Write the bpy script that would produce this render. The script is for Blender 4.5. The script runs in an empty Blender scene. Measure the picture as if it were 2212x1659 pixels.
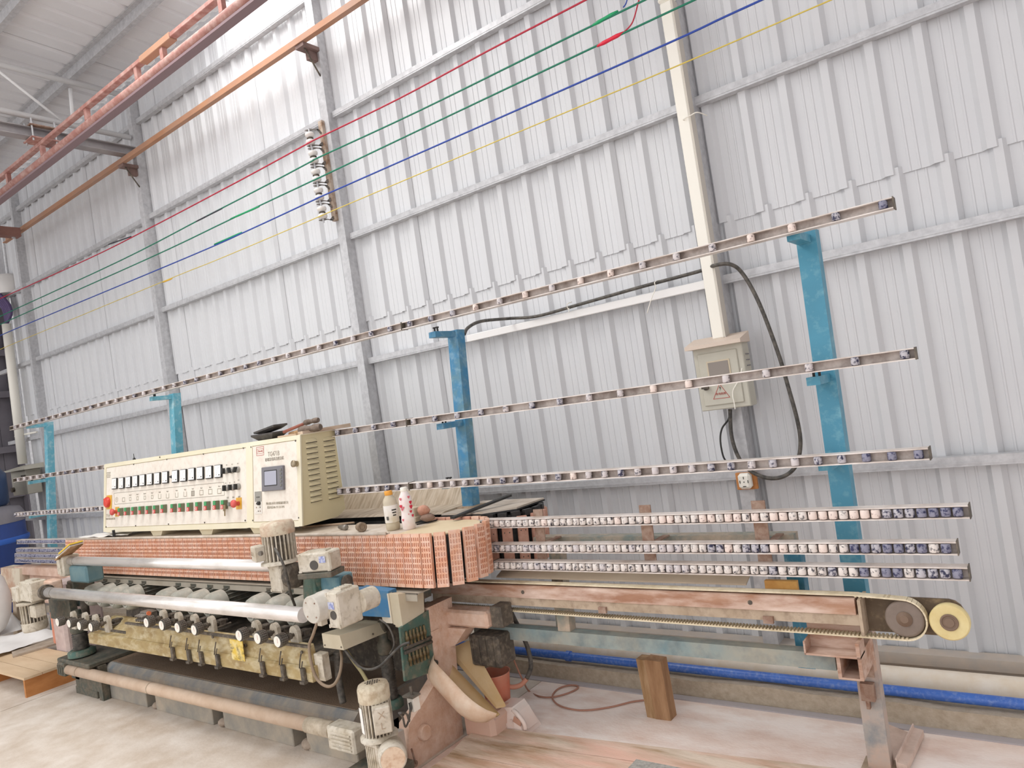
import bpy, math, random
from mathutils import Vector, Matrix
random.seed(7)
# ---------------------------------------------------------------- camera, sky, lamps, exposure
SC = bpy.context.scene
COL = SC.collection
FPX, IW, IH = 1557.3, 2212.0, 1659.0
CAM = Vector((0, 0, 1.5))
yaw, pit, rol = math.radians(36.535), math.radians(1.4806), math.radians(8.604)
fwd = Vector((-math.sin(yaw)*math.cos(pit), math.cos(yaw)*math.cos(pit), math.sin(pit)))
rgt0 = Vector((math.cos(yaw), math.sin(yaw), 0))
dwn0 = fwd.cross(rgt0)
RGT = rgt0*math.cos(rol) + dwn0*math.sin(rol)
DWN = -rgt0*math.sin(rol) + dwn0*math.cos(rol)
cd = bpy.data.cameras.new('camera')
cd.sensor_fit = 'HORIZONTAL'; cd.sensor_width = 36; cd.lens = 36*FPX/IW
cd.clip_start = .05; cd.clip_end = 200
cam = bpy.data.objects.new('camera', cd); COL.objects.link(cam)
M = Matrix((RGT, -DWN, -fwd)).transposed().to_4x4(); M.translation = CAM
cam.matrix_world = M
SC.camera = cam

wd = bpy.data.worlds.new('sky'); SC.world = wd; wd.use_nodes = True
nt = wd.node_tree; nt.nodes.clear()
wo = nt.nodes.new('ShaderNodeOutputWorld'); bg = nt.nodes.new('ShaderNodeBackground')
tc = nt.nodes.new('ShaderNodeTexCoord'); sx = nt.nodes.new('ShaderNodeSeparateXYZ')
mr = nt.nodes.new('ShaderNodeMapRange'); cr = nt.nodes.new('ShaderNodeValToRGB')
mr.inputs[1].default_value = -.1; mr.inputs[2].default_value = .8
cr.color_ramp.elements[0].color = (.78, .78, .80, 1); cr.color_ramp.elements[1].color = (1, 1, 1, 1)
nt.links.new(tc.outputs['Generated'], sx.inputs[0]); nt.links.new(sx.outputs[2], mr.inputs[0])
nt.links.new(mr.outputs[0], cr.inputs[0]); nt.links.new(cr.outputs[0], bg.inputs[0])
bg.inputs[1].default_value = 1.35
nt.links.new(bg.outputs[0], wo.inputs[0])

def area(name, loc, rot, sx_, sy_, power, col=(1, 1, 1)):
    l = bpy.data.lights.new(name, 'AREA'); l.shape = 'RECTANGLE'; l.size = sx_; l.size_y = sy_
    l.energy = power; l.color = col
    o = bpy.data.objects.new(name, l); COL.objects.link(o); o.location = loc; o.rotation_euler = rot
    return o
# daylight falling through the roof lights over the aisle
area('roof_light_lamp', (-4.55, 1.3, 5.75), (0, 0, 0), 1.5, 4.0, 185, (1, .99, .97))
SC.view_settings.view_transform = 'Standard'
try: SC.view_settings.look = 'None'
except Exception: pass
SC.view_settings.gamma = 1; SC.view_settings.use_curve_mapping = False
SC.view_settings.exposure = 0.33

# ---------------------------------------------------------------- measuring helpers (pixel ray -> 3-D point on a known plane)
def ray(x, y): return RGT*((x-IW/2)/FPX) + DWN*((y-IH/2)/FPX) + fwd
def P(x, y, X=None, Y=None, Z=None):
    r = ray(x, y)
    t = (X-CAM.x)/r.x if X is not None else (Y-CAM.y)/r.y if Y is not None else (Z-CAM.z)/r.z
    return CAM + r*t
T = .091; G = 2.62                      # the machine leans back about five degrees
def yl(z, off): return G + off + T*(z-.65)
def PL(x, y, off):
    r = ray(x, y); k = G + off + T*(CAM.z-.65) - CAM.y
    return CAM + r*(k/(r.y-T*r.z))
def LV(X, off, z): return Vector((X, yl(z, off), z))
UX = Vector((1, 0, 0)); UY = Vector((0, 1, 0)); UZ = Vector((0, 0, 1))
LU = Vector((0, T, 1)).normalized()     # up along the lean
LN = Vector((0, -1, T)).normalized()    # out of the leaning face
LA = (UX, LN*-1, LU)

# ---------------------------------------------------------------- materials
def srgb(c):
    if isinstance(c, str): c = [int(c[i:i+2], 16)/255 for i in (0, 2, 4)]
    return tuple(((v/12.92) if v <= .04045 else ((v+.055)/1.055)**2.4) for v in c) + (1,)
MATS = {}
def mat(name, col, rough=.6, metal=0., dirt=None, amt=.5, scale=8., hard=.2, dirt2=None, amt2=.4, scale2=30., stretch=(1, 1, 1),
        bump=0., bscale=120., spec=.5, trans=0., var=.0, vcol=None):
    """procedural paint: base colour, up to two noise-shaped dirt layers, fine relief"""
    if name in MATS: return MATS[name]
    m = bpy.data.materials.new(name); m.use_nodes = True; MATS[name] = m
    t = m.node_tree; N = t.nodes; L = t.links; b = N['Principled BSDF']
    b.inputs['Roughness'].default_value = rough; b.inputs['Metallic'].default_value = metal
    b.inputs['Specular IOR Level'].default_value = spec
    if trans: b.inputs['Transmission Weight'].default_value = trans
    base = N.new('ShaderNodeRGB'); base.outputs[0].default_value = srgb(col); out = base.outputs[0]
    geo = N.new('ShaderNodeNewGeometry'); mp = N.new('ShaderNodeMapping'); mp.inputs['Scale'].default_value = stretch
    L.new(geo.outputs['Position'], mp.inputs[0])
    if vcol:
        oi = N.new('ShaderNodeObjectInfo'); mx = N.new('ShaderNodeMix'); mx.data_type = 'RGBA'
        ml = N.new('ShaderNodeMath'); ml.operation = 'MULTIPLY'; ml.inputs[1].default_value = var
        L.new(oi.outputs['Random'], ml.inputs[0]); L.new(ml.outputs[0], mx.inputs[0])
        L.new(out, mx.inputs[6]); mx.inputs[7].default_value = srgb(vcol); out = mx.outputs[2]
    for i, (dc, am, sc_) in enumerate(((dirt, amt, scale), (dirt2, amt2, scale2))):
        if dc is None: continue
        nz = N.new('ShaderNodeTexNoise'); nz.inputs['Scale'].default_value = sc_; nz.inputs['Detail'].default_value = 5
        nz.inputs['Roughness'].default_value = .6
        L.new(mp.outputs[0], nz.inputs['Vector'])
        rp = N.new('ShaderNodeMapRange'); c0 = .5 - (am-.5)*.6
        rp.inputs[1].default_value = c0-hard/2; rp.inputs[2].default_value = c0+hard/2
        L.new(nz.outputs[0], rp.inputs[0])
        mx = N.new('ShaderNodeMix'); mx.data_type = 'RGBA'
        L.new(rp.outputs[0], mx.inputs[0]); L.new(out, mx.inputs[6]); mx.inputs[7].default_value = srgb(dc); out = mx.outputs[2]
    L.new(out, b.inputs['Base Color'])
    if bump:
        nb = N.new('ShaderNodeTexNoise'); nb.inputs['Scale'].default_value = bscale; nb.inputs['Detail'].default_value = 3
        L.new(mp.outputs[0], nb.inputs['Vector'])
        bp = N.new('ShaderNodeBump'); bp.inputs['Strength'].default_value = bump; bp.inputs['Distance'].default_value = .01
        L.new(nb.outputs[0], bp.inputs['Height']); L.new(bp.outputs[0], b.inputs['Normal'])
    return m

# ---------------------------------------------------------------- mesh builder
class MB:
    def __init__(s): s.v = []; s.f = []; s.mi = []; s.sm = []; s.m = 0
    def _f(s, idx, smooth=False): s.f.append(idx); s.mi.append(s.m); s.sm.append(smooth)
    def _v(s, p): s.v.append(Vector(p)); return len(s.v)-1
    def poly(s, pts, smooth=False): s._f([s._v(p) for p in pts], smooth); return s
    def hexa(s, b, t):
        i = [s._v(p) for p in list(b)+list(t)]
        for q in ((3, 2, 1, 0), (4, 5, 6, 7), (0, 1, 5, 4), (1, 2, 6, 5), (2, 3, 7, 6), (3, 0, 4, 7)): s._f([i[k] for k in q])
        return s
    def obox(s, c, h, ax=(UX, UY, UZ), ch=0.):
        c = Vector(c); a, b, n = ax
        def pt(x, y, z): return c + a*x + b*y + n*z
        if not ch:
            q = [(-1, -1), (1, -1), (1, 1), (-1, 1)]
            return s.hexa([pt(x*h[0], y*h[1], -h[2]) for x, y in q], [pt(x*h[0], y*h[1], h[2]) for x, y in q])
        ch = min(ch, min(h)*.8); V = {}
        for sx_ in (-1, 1):
            for sy_ in (-1, 1):
                for sz_ in (-1, 1):
                    S = (sx_, sy_, sz_)
                    for k in range(3):
                        d = [S[j]*(h[j]-(0 if j == k else ch)) for j in range(3)]
                        V[S, k] = s._v(pt(*d))
        for k in range(3):
            i, j = (k+1) % 3, (k+2) % 3
            for sk in (-1, 1):
                r = []
                for (u, w) in ((-1, -1), (1, -1), (1, 1), (-1, 1)):
                    S = [0, 0, 0]; S[k] = sk; S[i] = u; S[j] = w; r.append(V[tuple(S), k])
                s._f(r if sk > 0 else r[::-1])
            for u in (-1, 1):
                for w in (-1, 1):
                    A = [0, 0, 0]; A[i] = u; A[j] = w; A[k] = -1; B = A[:]; B[k] = 1; A = tuple(A); B = tuple(B)
                    q = [V[A, i], V[A, j], V[B, j], V[B, i]]
                    s._f(q if u*w < 0 else q[::-1])
        for S in [(a_, b_, c_) for a_ in (-1, 1) for b_ in (-1, 1) for c_ in (-1, 1)]:
            q = [V[S, 0], V[S, 1], V[S, 2]]
            s._f(q if S[0]*S[1]*S[2] > 0 else q[::-1])
        return s
    def box(s, x0, x1, y0, y1, z0, z1, ch=0.):
        return s.obox(((x0+x1)/2, (y0+y1)/2, (z0+z1)/2), (abs(x1-x0)/2, abs(y1-y0)/2, abs(z1-z0)/2), ch=ch)
    def lean(s, x0, x1, o0, o1, z0, z1):        # a box in the machine's leaning frame (offset range, height range)
        b = [LV(x0, o0, z0), LV(x1, o0, z0), LV(x1, o1, z0), LV(x0, o1, z0)]
        t = [LV(x0, o0, z1), LV(x1, o0, z1), LV(x1, o1, z1), LV(x0, o1, z1)]
        return s.hexa(b, t)
    def lathe(s, o, ax, prof, n=20, cap0=True, cap1=True, smooth=True):
        o = Vector(o); ax = Vector(ax).normalized()
        u = ax.orthogonal().normalized(); w = ax.cross(u)
        rings = []
        for r, h in prof:
            rings.append([s._v(o + ax*h + (u*math.cos(2*math.pi*k/n) + w*math.sin(2*math.pi*k/n))*r) for k in range(n)])
        for a, b in zip(rings, rings[1:]):
            for k in range(n): s._f([a[k], a[(k+1) % n], b[(k+1) % n], b[k]], smooth)
        if cap0: s._f([s._v(s.v[i]) for i in rings[0]][::-1])
        if cap1: s._f([s._v(s.v[i]) for i in rings[-1]])
        return s
    def cyl(s, p0, p1, r, r1=None, n=16):
        p0 = Vector(p0); p1 = Vector(p1)
        return s.lathe(p0, p1-p0, [(r, 0), (r if r1 is None else r1, (p1-p0).length)], n)
    def tube(s, pts, r, n=8, smooth=True, rad=None):
        pts = [Vector(p) for p in pts]; rings = []; u = None
        for i, p in enumerate(pts):
            d = (pts[min(i+1, len(pts)-1)] - pts[max(i-1, 0)]).normalized()
            if u is None: u = d.orthogonal().normalized()
            else: u = (u - d*u.dot(d)).normalized()
            w = d.cross(u); rr = rad[i] if rad else r
            rings.append([s._v(p + (u*math.cos(2*math.pi*k/n) + w*math.sin(2*math.pi*k/n))*rr) for k in range(n)])
        for a, b in zip(rings, rings[1:]):
            for k in range(n): s._f([a[k], a[(k+1) % n], b[(k+1) % n], b[k]], smooth)
        s._f(rings[0][::-1]); s._f(rings[-1]); return s
    def prism(s, pts, vec):
        pts = [Vector(p) for p in pts]; vec = Vector(vec); n = len(pts)
        a = [s._v(p) for p in pts]; b = [s._v(p+vec) for p in pts]
        s._f(a[::-1]); s._f(b)
        for k in range(n): s._f([a[k], a[(k+1) % n], b[(k+1) % n], b[k]])
        return s
    def ball(s, c, r, n=10, sq=(1, 1, 1), jit=0.):
        c = Vector(c); rings = []
        for i in range(1, n):
            th = math.pi*i/n
            rings.append([s._v(c + Vector((math.sin(th)*math.cos(2*math.pi*k/n)*r*sq[0], math.sin(th)*math.sin(2*math.pi*k/n)*r*sq[1], math.cos(th)*r*sq[2]))*(1+random.uniform(-jit, jit))) for k in range(n)])
        a = s._v(c+Vector((0, 0, r*sq[2]))); b = s._v(c-Vector((0, 0, r*sq[2])))
        for k in range(n): s._f([a, rings[0][k], rings[0][(k+1) % n]], True); s._f([b, rings[-1][(k+1) % n], rings[-1][k]], True)
        for p, q in zip(rings, rings[1:]):
            for k in range(n): s._f([p[k], q[k], q[(k+1) % n], p[(k+1) % n]], True)
        return s
    def mesh(s, name, mats, org=(0, 0, 0)):
        me = bpy.data.meshes.new(name); o = Vector(org)
        me.from_pydata([tuple(p-o) for p in s.v], [], s.f)
        for m in (mats if isinstance(mats, (list, tuple)) else [mats]): me.materials.append(m)
        me.polygons.foreach_set('material_index', s.mi); me.polygons.foreach_set('use_smooth', s.sm)
        me.update(); return me

def tag(o, label=None, cat=None, group=None, kind=None):
    if label: o['label'] = label
    if cat: o['category'] = cat
    if group: o['group'] = group
    if kind: o['kind'] = kind
    return o
def origin(p):
    v = Vector((0, 0, 0))
    while p is not None: v = v + p.location; p = p.parent
    return v
def put(mb, name, mats, parent=None, label=None, cat=None, group=None, kind=None, org=None):
    """link the collected shapes as ONE object; a child keeps its thing's frame"""
    if parent is None:
        if org is None:
            lo = [min(p[k] for p in mb.v) for k in range(3)]; hi = [max(p[k] for p in mb.v) for k in range(3)]
            org = Vector(((lo[0]+hi[0])/2, (lo[1]+hi[1])/2, lo[2]))
        ob = bpy.data.objects.new(name, mb.mesh(name, mats, org)); ob.location = org
    else:
        ob = bpy.data.objects.new(name, mb.mesh(name, mats, origin(parent))); ob.parent = parent
    COL.objects.link(ob); return tag(ob, label, cat, group, kind)
def inst(me, name, parent, loc, rot=None, label=None):
    ob = bpy.data.objects.new(name, me); COL.objects.link(ob); ob.parent = parent
    ob.location = Vector(loc)-origin(parent)
    if rot is not None: ob.rotation_euler = rot
    if label: ob['label'] = label
    return ob
def thing(name, loc, label, cat, group=None):
    o = bpy.data.objects.new(name, None); o.empty_display_size = .05; COL.objects.link(o); o.location = loc
    return tag(o, label, cat, group)
def spline(pts, k=6):
    pts = [Vector(p) for p in pts]; out = []
    for i in range(len(pts)-1):
        a, b, c, d = pts[max(i-1, 0)], pts[i], pts[i+1], pts[min(i+2, len(pts)-1)]
        for j in range(k):
            t = j/k
            out.append(.5*((2*b)+(c-a)*t+(2*a-5*b+4*c-d)*t*t+(3*b-a-3*c+d)*t*t*t))
    return out+[pts[-1]]
def words(txt, size, m, parent, loc, ax, label=None, name='lettering', depth=.0006, align='CENTER'):
    """flat print: letters turned into a thin mesh"""
    cu = bpy.data.curves.new(name, 'FONT'); cu.body = txt; cu.size = size; cu.align_x = align; cu.align_y = 'CENTER'; cu.extrude = depth; cu.resolution_u = 2
    tmp = bpy.data.objects.new(name, cu); COL.objects.link(tmp)
    bpy.context.view_layer.update()
    dg = bpy.context.evaluated_depsgraph_get()
    me = bpy.data.meshes.new_from_object(tmp.evaluated_get(dg)); bpy.data.objects.remove(tmp)
    a, b, n = ax
    Mx = Matrix((a, b, n)).transposed(); o = Vector(loc)-origin(parent)
    for v in me.vertices: v.co = Mx @ v.co + o
    me.materials.clear(); me.materials.append(m)
    ob = bpy.data.objects.new(name, me); COL.objects.link(ob); ob.parent = parent
    if label: ob['label'] = label
    return ob

# palette
m_sheet = mat('sheet_metal', 'd7d8da', .42, .0, dirt='cfd0d3', amt=.45, scale=1.2, hard=.5, spec=.6)
m_galv = mat('galvanised_steel', 'bdbdbf', .4, .2, dirt='b0b0b3', amt=.5, scale=9, hard=.5, dirt2='d6d6d8', amt2=.35, scale2=30)
m_galvd = mat('dusty_galvanised', 'bdb6af', .55, .2, dirt='cdbfb1', amt=.5, scale=9, hard=.3)
m_white = mat('white_plastic', 'f3efe4', .45)
m_floor = mat('concrete', 'd0c1b1', .8, dirt='bfae9c', amt=.5, scale=1.7, hard=.4, dirt2='e6ddd3', amt2=.45, scale2=5, bump=.15, bscale=60)
m_dust = mat('pink_dusted_concrete', 'f2dccf', .85, dirt='fbf1ea', amt=.58, scale=1.6, hard=.35, dirt2='dcbcab', amt2=.33, scale2=4.5, stretch=(.8, 1.6, 1), bump=.2, bscale=70)
m_curb = mat('rough_concrete', 'b5a692', .9, dirt='a79782', amt=.5, scale=9, hard=.5, dirt2='cabdab', amt2=.3, scale2=30, bump=.6, bscale=40)
m_teal = mat('teal_paint', '3f8fb0', .5, dirt='3a7f9c', amt=.5, scale=9, hard=.3, dirt2='8fb6c0', amt2=.22, scale2=26, stretch=(1, 1, .5))
m_tealL = mat('pale_teal_paint', '6fb3c6', .55, dirt='5aa3b9', amt=.5, scale=11, hard=.3, dirt2='b8d5da', amt2=.28, scale2=22)
m_tealD = mat('dusty_teal_paint', '6f8a8a', .7, dirt='a59a8a', amt=.55, scale=7, hard=.35, dirt2='c9b49f', amt2=.35, scale2=20)
m_green = mat('machine_green', '47695f', .55, dirt='5c6a5c', amt=.45, scale=14, hard=.3, dirt2='8d8371', amt2=.3, scale2=30)
m_greenD = mat('grimy_dark_green', '4a544d', .65, dirt='5f594c', amt=.5, scale=12, hard=.3, dirt2='7b6f60', amt2=.35, scale2=34)
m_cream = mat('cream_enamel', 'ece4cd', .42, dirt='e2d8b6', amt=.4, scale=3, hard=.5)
m_creamS = mat('cream_shaded_side', 'dccfaa', .45, dirt='d5c79c', amt=.45, scale=2.5, hard=.5)  # deeper cream puts the shade of the cabinet side into the colour
m_panel = mat('panel_white', 'efe8dc', .5, dirt='e7ddcf', amt=.45, scale=5, hard=.4, dirt2='d7c7b8', amt2=.2, scale2=22)
m_pad = mat('salmon_rubber', 'e6b597', .75, dirt='dc9f7f', amt=.45, scale=9, hard=.4, dirt2='ecd2c3', amt2=.35, scale2=24)
m_padD = mat('salmon_rubber_pocket_shade', 'd08e6d', .8, dirt='c07c5b', amt=.5, scale=20, hard=.3)  # darker copy of the pad rubber, painting shade into the pockets
m_padB = mat('plain_pad_plate', 'd3a18b', .7, dirt='c08a75', amt=.5, scale=9, hard=.4, dirt2='eec4b1', amt2=.3, scale2=20)
m_chrome = mat('chromed_steel', 'f6f2ee', .22, .45, dirt='d9d3cc', amt=.4, scale=9, hard=.2, stretch=(.35, 1, 1))
m_steel = mat('worn_steel', '98928a', .45, .5, dirt='7a736a', amt=.5, scale=20, hard=.3)
m_dark = mat('dark_grime_and_shade', '4b453e', .75, dirt='625a50', amt=.5, scale=16, hard=.3, dirt2='8a7d6d', amt2=.3, scale2=40)  # grime tone, also used to paint shade in gaps and slots
m_black = mat('black_rubber', '232323', .55, dirt='3a3835', amt=.4, scale=30, hard=.3)
m_black2 = mat('dusty_black_cable', '3e3c39', .6, dirt='6a645c', amt=.45, scale=40, hard=.3)
m_alu = mat('aluminium_rail', 'e8e0da', .4, .1, dirt='c2b3a8', amt=.45, scale=9, hard=.3)
m_aluD = mat('rail_channel', 'bfb4ad', .5, .2, dirt='8d8078', amt=.45, scale=18, hard=.3)
m_motor = mat('grey_motor_paint', 'b4b5ab', .5, dirt='a2a195', amt=.5, scale=10, hard=.3, dirt2='cbc6b8', amt2=.3, scale2=30)
m_beige = mat('dusty_beige_casting', 'd6cebf', .6, dirt='bdb19c', amt=.42, scale=16, hard=.3, dirt2='8f826e', amt2=.22, scale2=38)
m_tray = mat('khaki_paint', 'b09b6c', .6, dirt='977f52', amt=.5, scale=8, hard=.3, dirt2='cfc3a2', amt2=.32, scale2=14, stretch=(1, 1, 2))
m_bed = mat('bed_paint', '74828c', .75, dirt='a39585', amt=.45, scale=4, hard=.5, dirt2='bdad9a', amt2=.4, scale2=11, stretch=(1, 1, .6))
m_bedtop = mat('bed_dust', '98826d', .9, dirt='826c58', amt=.5, scale=6, hard=.5, bump=.2, bscale=120)
m_pinkbed = mat('pink_dust_plate', 'd9b69e', .85, dirt='c99f84', amt=.5, scale=7, hard=.5, dirt2='e8d0c0', amt2=.4, scale2=22, bump=.35, bscale=90)
m_beam = mat('rusty_dusted_beam', 'b48d74', .75, dirt='986c54', amt=.5, scale=6, hard=.35, dirt2='dcc6b8', amt2=.40, scale2=11, stretch=(.5, 1, 2))
m_tan = mat('tan_dusted_steel', 'c2b09b', .75, dirt='a8947d', amt=.5, scale=8, hard=.4, dirt2='7a6452', amt2=.2, scale2=26)
m_rust = mat('rusty_steel', '8f7464', .85, dirt='ab9484', amt=.5, scale=16, hard=.3, dirt2='7b5440', amt2=.35, scale2=30)
m_orange = mat('orange_primer', 'bd8c6a', .65, dirt='ac7a5a', amt=.5, scale=4, hard=.5, dirt2='a98b7c', amt2=.35, scale2=3)
m_red = mat('red_oxide_primer', 'b07d73', .6, dirt='9c6a61', amt=.5, scale=5, hard=.4, dirt2='ceb0a7', amt2=.3, scale2=16)
m_belt = mat('cream_belt', 'e8dcc0', .6, dirt='cbbb9a', amt=.45, scale=20, hard=.3)
m_yellow = mat('yellowed_nylon', 'e2d4a0', .5, dirt='d2bd82', amt=.5, scale=14, hard=.4)
m_wood = mat('dusty_wood', 'd3bda6', .85, dirt='b3967a', amt=.5, scale=6, hard=.25, dirt2='8c6b50', amt2=.25, scale2=14, stretch=(.35, 3, 3), bump=.3, bscale=60)
m_wood2 = mat('pale_plank', 'dcc3a3', .8, dirt='cdb08d', amt=.5, scale=6, hard=.4, stretch=(.5, 2, 2))
m_wood3 = mat('orange_plywood', 'c98a52', .7, dirt='b87842', amt=.5, scale=7, hard=.3, stretch=(1, 1, 3))
m_wood4 = mat('brown_block_wood', 'bd9c78', .85, dirt='98754f', amt=.5, scale=12, hard=.25, stretch=(2, 2, .3))
m_blue = mat('blue_pipe', '4673c8', .35, dirt='3d66b8', amt=.4, scale=7, hard=.4, dirt2='8aa0cf', amt2=.2, scale2=60)
m_pvc = mat('cream_pvc', 'ecdfcb', .6, dirt='e2d0b8', amt=.5, scale=4, hard=.5, dirt2='f6f0e6', amt2=.35, scale2=12)
m_box = mat('grey_enamel_box', 'c6c3b6', .5, dirt='bdb8a9', amt=.45, scale=6, hard=.4)
m_boxtop = mat('pink_dusted_lid', 'd8c7b8', .6)
m_ink = mat('black_ink', '3b372f', .6)
m_inkfaint = mat('faded_ink', '8d8577', .6)
m_inkred = mat('red_ink', 'b5524a', .6)
m_redp = mat('red_button', 'd65a54', .4)
m_redsw = mat('switch_red', 'd8402f', .35)
m_yellowp = mat('button_yellow', 'dfae3a', .4)
m_greenp = mat('button_green', '3f9a5c', .4)
m_grey = mat('grey_plastic', '77766f', .5)
m_greyD = mat('screen_bezel', '77757a', .5)
m_lcd = mat('grey_screen', 'a5a6b4', .15)
m_paper = mat('white_paper', 'f4f1ec', .8)
m_sack = mat('white_woven_sack', 'efedea', .8, dirt='e2dfdc', amt=.45, scale=6, hard=.5)
m_tank = mat('navy_tank', '33507c', .45, dirt='2d4468', amt=.5, scale=3, hard=.5)
m_tank2 = mat('blue_tank', '35529c', .4, dirt='2f488c', amt=.5, scale=3, hard=.5)
m_tanktop = mat('dust_grey_lid', '9a969b', .7, dirt='8a8790', amt=.5, scale=6, hard=.4)
m_shade = mat('far_hall_shade', '77737a', .7, dirt='676269', amt=.5, scale=2, hard=.4)  # dimness of the far hall is put into this dark grey
m_porc = mat('glazed_porcelain', 'e6e1dc', .25)
m_hoop = mat('forged_bracket', '8f8a85', .5, .3, dirt='6d6661', amt=.5, scale=40, hard=.3)
m_roof = mat('roof_sheet', 'e6e6e8', .5, dirt='dcdcdf', amt=.5, scale=2, hard=.5)
m_roll = []
for i, (c, d, a) in enumerate((('e4dcd6', '2f2d3a', .36), ('ecdcd3', '6a4a48', .3), ('bfbcc2', '33344f', .45), ('8e8ea0', '34365a', .42), ('d3cccc', '4a4a58', .35))):
    m_roll.append(mat('roller_cover_'+'abcde'[i], c, .7, dirt=d, amt=a, scale=75, hard=.12))
# ================================================================= SETTING
def structure(name, loc=(0, 0, 0)):
    o = bpy.data.objects.new(name, None); COL.objects.link(o); o.location = loc; o['kind'] = 'structure'; return o
# ---- floor: cast slabs with open joints
fl = structure('floor')
J0 = P(0, 1538, Z=0).x
for x0, x1, m, nm in ((-18, J0-.004, m_floor, 'slab'), (J0+.004, -2.395, m_floor, 'slab'), (-2.39, 3.5, m_dust, 'slab')):
    put(MB().box(x0, x1, -4, 3.128, -.2, 0), nm, m, fl)
put(MB().box(-18, 3.5, 3.128, 3.9, -.2, -.001), 'slab', m_floor, fl)
put(MB().box(-18, 3.5, 3.9, 10, -.2, -.002), 'slab', m_floor, fl)

# ---- back wall of ribbed sheets
wb = structure('wall_back')
SW, RP = .767, .767/4
def sheet_mesh(z0, z1, name):
    pr = []
    for k in range(5):
        c = k*RP
        if k: pr += [(c-RP*.62, 0), (c-RP*.60, -.003), (c-RP*.57, -.003), (c-RP*.55, 0), (c-RP*.42, 0), (c-RP*.40, -.003), (c-RP*.37, -.003), (c-RP*.35, 0)]
        pr += [(c-.037, 0), (c-.017, -.027), (c+.017, -.027), (c+.037, 0)]
    b = MB()
    lo = [b._v((x, y, z0)) for x, y in pr]; hi = [b._v((x, y, z1)) for x, y in pr]
    for i in range(len(pr)-1): b._f([lo[i], lo[i+1], hi[i+1], hi[i]])
    lo2 = [b._v((x, y+.0012, z0)) for x, y in pr]; hi2 = [b._v((x, y+.0012, z1)) for x, y in pr]
    for i in range(len(pr)-1): b._f([hi2[i], hi2[i+1], lo2[i+1], lo2[i]])
    for i in range(len(pr)-1): b._f([lo[i+1], lo[i], lo2[i], lo2[i+1]])
    return b.mesh(name, m_sheet)
up = sheet_mesh(2.245, 5.16, 'upper_sheet'); lw = sheet_mesh(.06, 2.275, 'lower_sheet')
for k in range(-2, 12):
    inst(up, 'metal_sheet', wb, (-.99-SW*k-SW-.037, 3.656-(k % 2)*.005, 0))
    inst(lw, 'metal_sheet', wb, (-.276-SW*(k+1)-SW+.035, 3.664-(k % 2)*.005, 0))
XL, XR = -10.83, 1.25
def girt(z, x0=XL, x1=XR):
    b = MB()
    b.box(x0, x1, 3.585, 3.589, z-.022, z+.022); b.box(x0, x1, 3.589, 3.63, z+.018, z+.022); b.box(x0, x1, 3.589, 3.63, z-.022, z-.018)
    b.box(x0, x1, 3.5832, 3.5848, z-.012, z-.004)
    return put(b, 'girt', m_galv, wb)
for z in (.965, 1.955, 2.872, 3.775, 4.70): girt(z)
put(MB().box(-2.95, -1.33, 3.568, 3.584, 1.928, 1.972, .003), 'cable_tray', mat('white_tray', 'eeecea', .4), wb)
# base channel at the foot of the sheets
b = MB(); b.box(XL, XR, 3.56, 3.565, .075, .125); b.box(XL, XR, 3.565, 3.64, .12, .125); b.box(XL, XR, 3.58, 3.66, 0, .075)
put(b, 'base_channel', m_galvd, wb)
def column(x, z1=5.05, w=.075, y=3.545, m=None):
    b = MB()
    b.box(x-w/2, x+w/2, y, y+.006, 0, z1); b.box(x-w/2, x-w/2+.006, y+.006, y+.1, 0, z1); b.box(x+w/2-.006, x+w/2, y+.006, y+.1, 0, z1)
    b.box(x-w/2+.006, x+w/2-.006, y+.09, y+.1, 0, z1)
    return put(b, 'column', m or m_galv, wb)
for x in (-1.285, -3.945, -6.66): column(x)
column(-9.66, 5.05, .06); column(-10.74, 5.05, .2, 3.75)

# ---- roof
rf = structure('ceiling')
RZ = lambda y: 5.17 + .06*(3.66-y)
b0 = MB(); pr = []
for k in range(5):
    c = k*.2
    pr += [(c-.03, 0), (c-.014, .024), (c+.014, .024), (c+.03, 0)]
def roof_mesh():
    b = MB(); y0, y1 = 3.85, -1.6
    a = [b._v((x, y0, RZ(y0)+z)) for x, z in pr]; c = [b._v((x, y1, RZ(y1)+z)) for x, z in pr]
    for i in range(len(pr)-1): b._f([a[i], a[i+1], c[i+1], c[i]])
    a2 = [b._v((x, y0, RZ(y0)+z+.002)) for x, z in pr]; c2 = [b._v((x, y1, RZ(y1)+z+.002)) for x, z in pr]
    for i in range(len(pr)-1): b._f([c2[i], c2[i+1], a2[i+1], a2[i]])
    return b.mesh('roof_sheet', m_roof)
rm = roof_mesh()
XSK = -5.05
for k in range(14): inst(rm, 'roof_sheet', rf, (XSK-.8*(k+1), 0, (k % 2)*.003))
for px_, py_ in ((225, 92), (28, 22)):
    q = P(px_, py_, Z=5.15); y = q.y
    b = MB(); b.box(-15, 1, y-.004, y+.004, RZ(y)-.09, RZ(y)-.002); b.box(-15, 1, y+.004, y+.045, RZ(y)-.09, RZ(y)-.086); b.box(-15, 1, y-.045, y-.004, RZ(y)-.006, RZ(y)-.002)
    put(b, 'purlin', m_galv, rf)
XT = -6.66
m_truss = mat('pale_truss_tube', 'e6e6e6', .45)
b = MB().tube([(XT, 3.55, 4.955), (XT, -2, 4.97)], .026, 10); put(b, 'truss_chord', m_truss, rf)
b = MB().tube([(XT, 3.53, 4.545), (XT, -2, 4.60)], .026, 10); put(b, 'truss_chord', m_truss, rf)
for (a, b_, r) in (((152, 192), (158, 262), .018), ((-60, 108), (146, 272), .012), ((-60, 130), (-90, 235), .018)):
    put(MB().tube([P(*a, X=XT), P(*b_, X=XT)], r, 8), 'truss_web', m_truss, rf)
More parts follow.
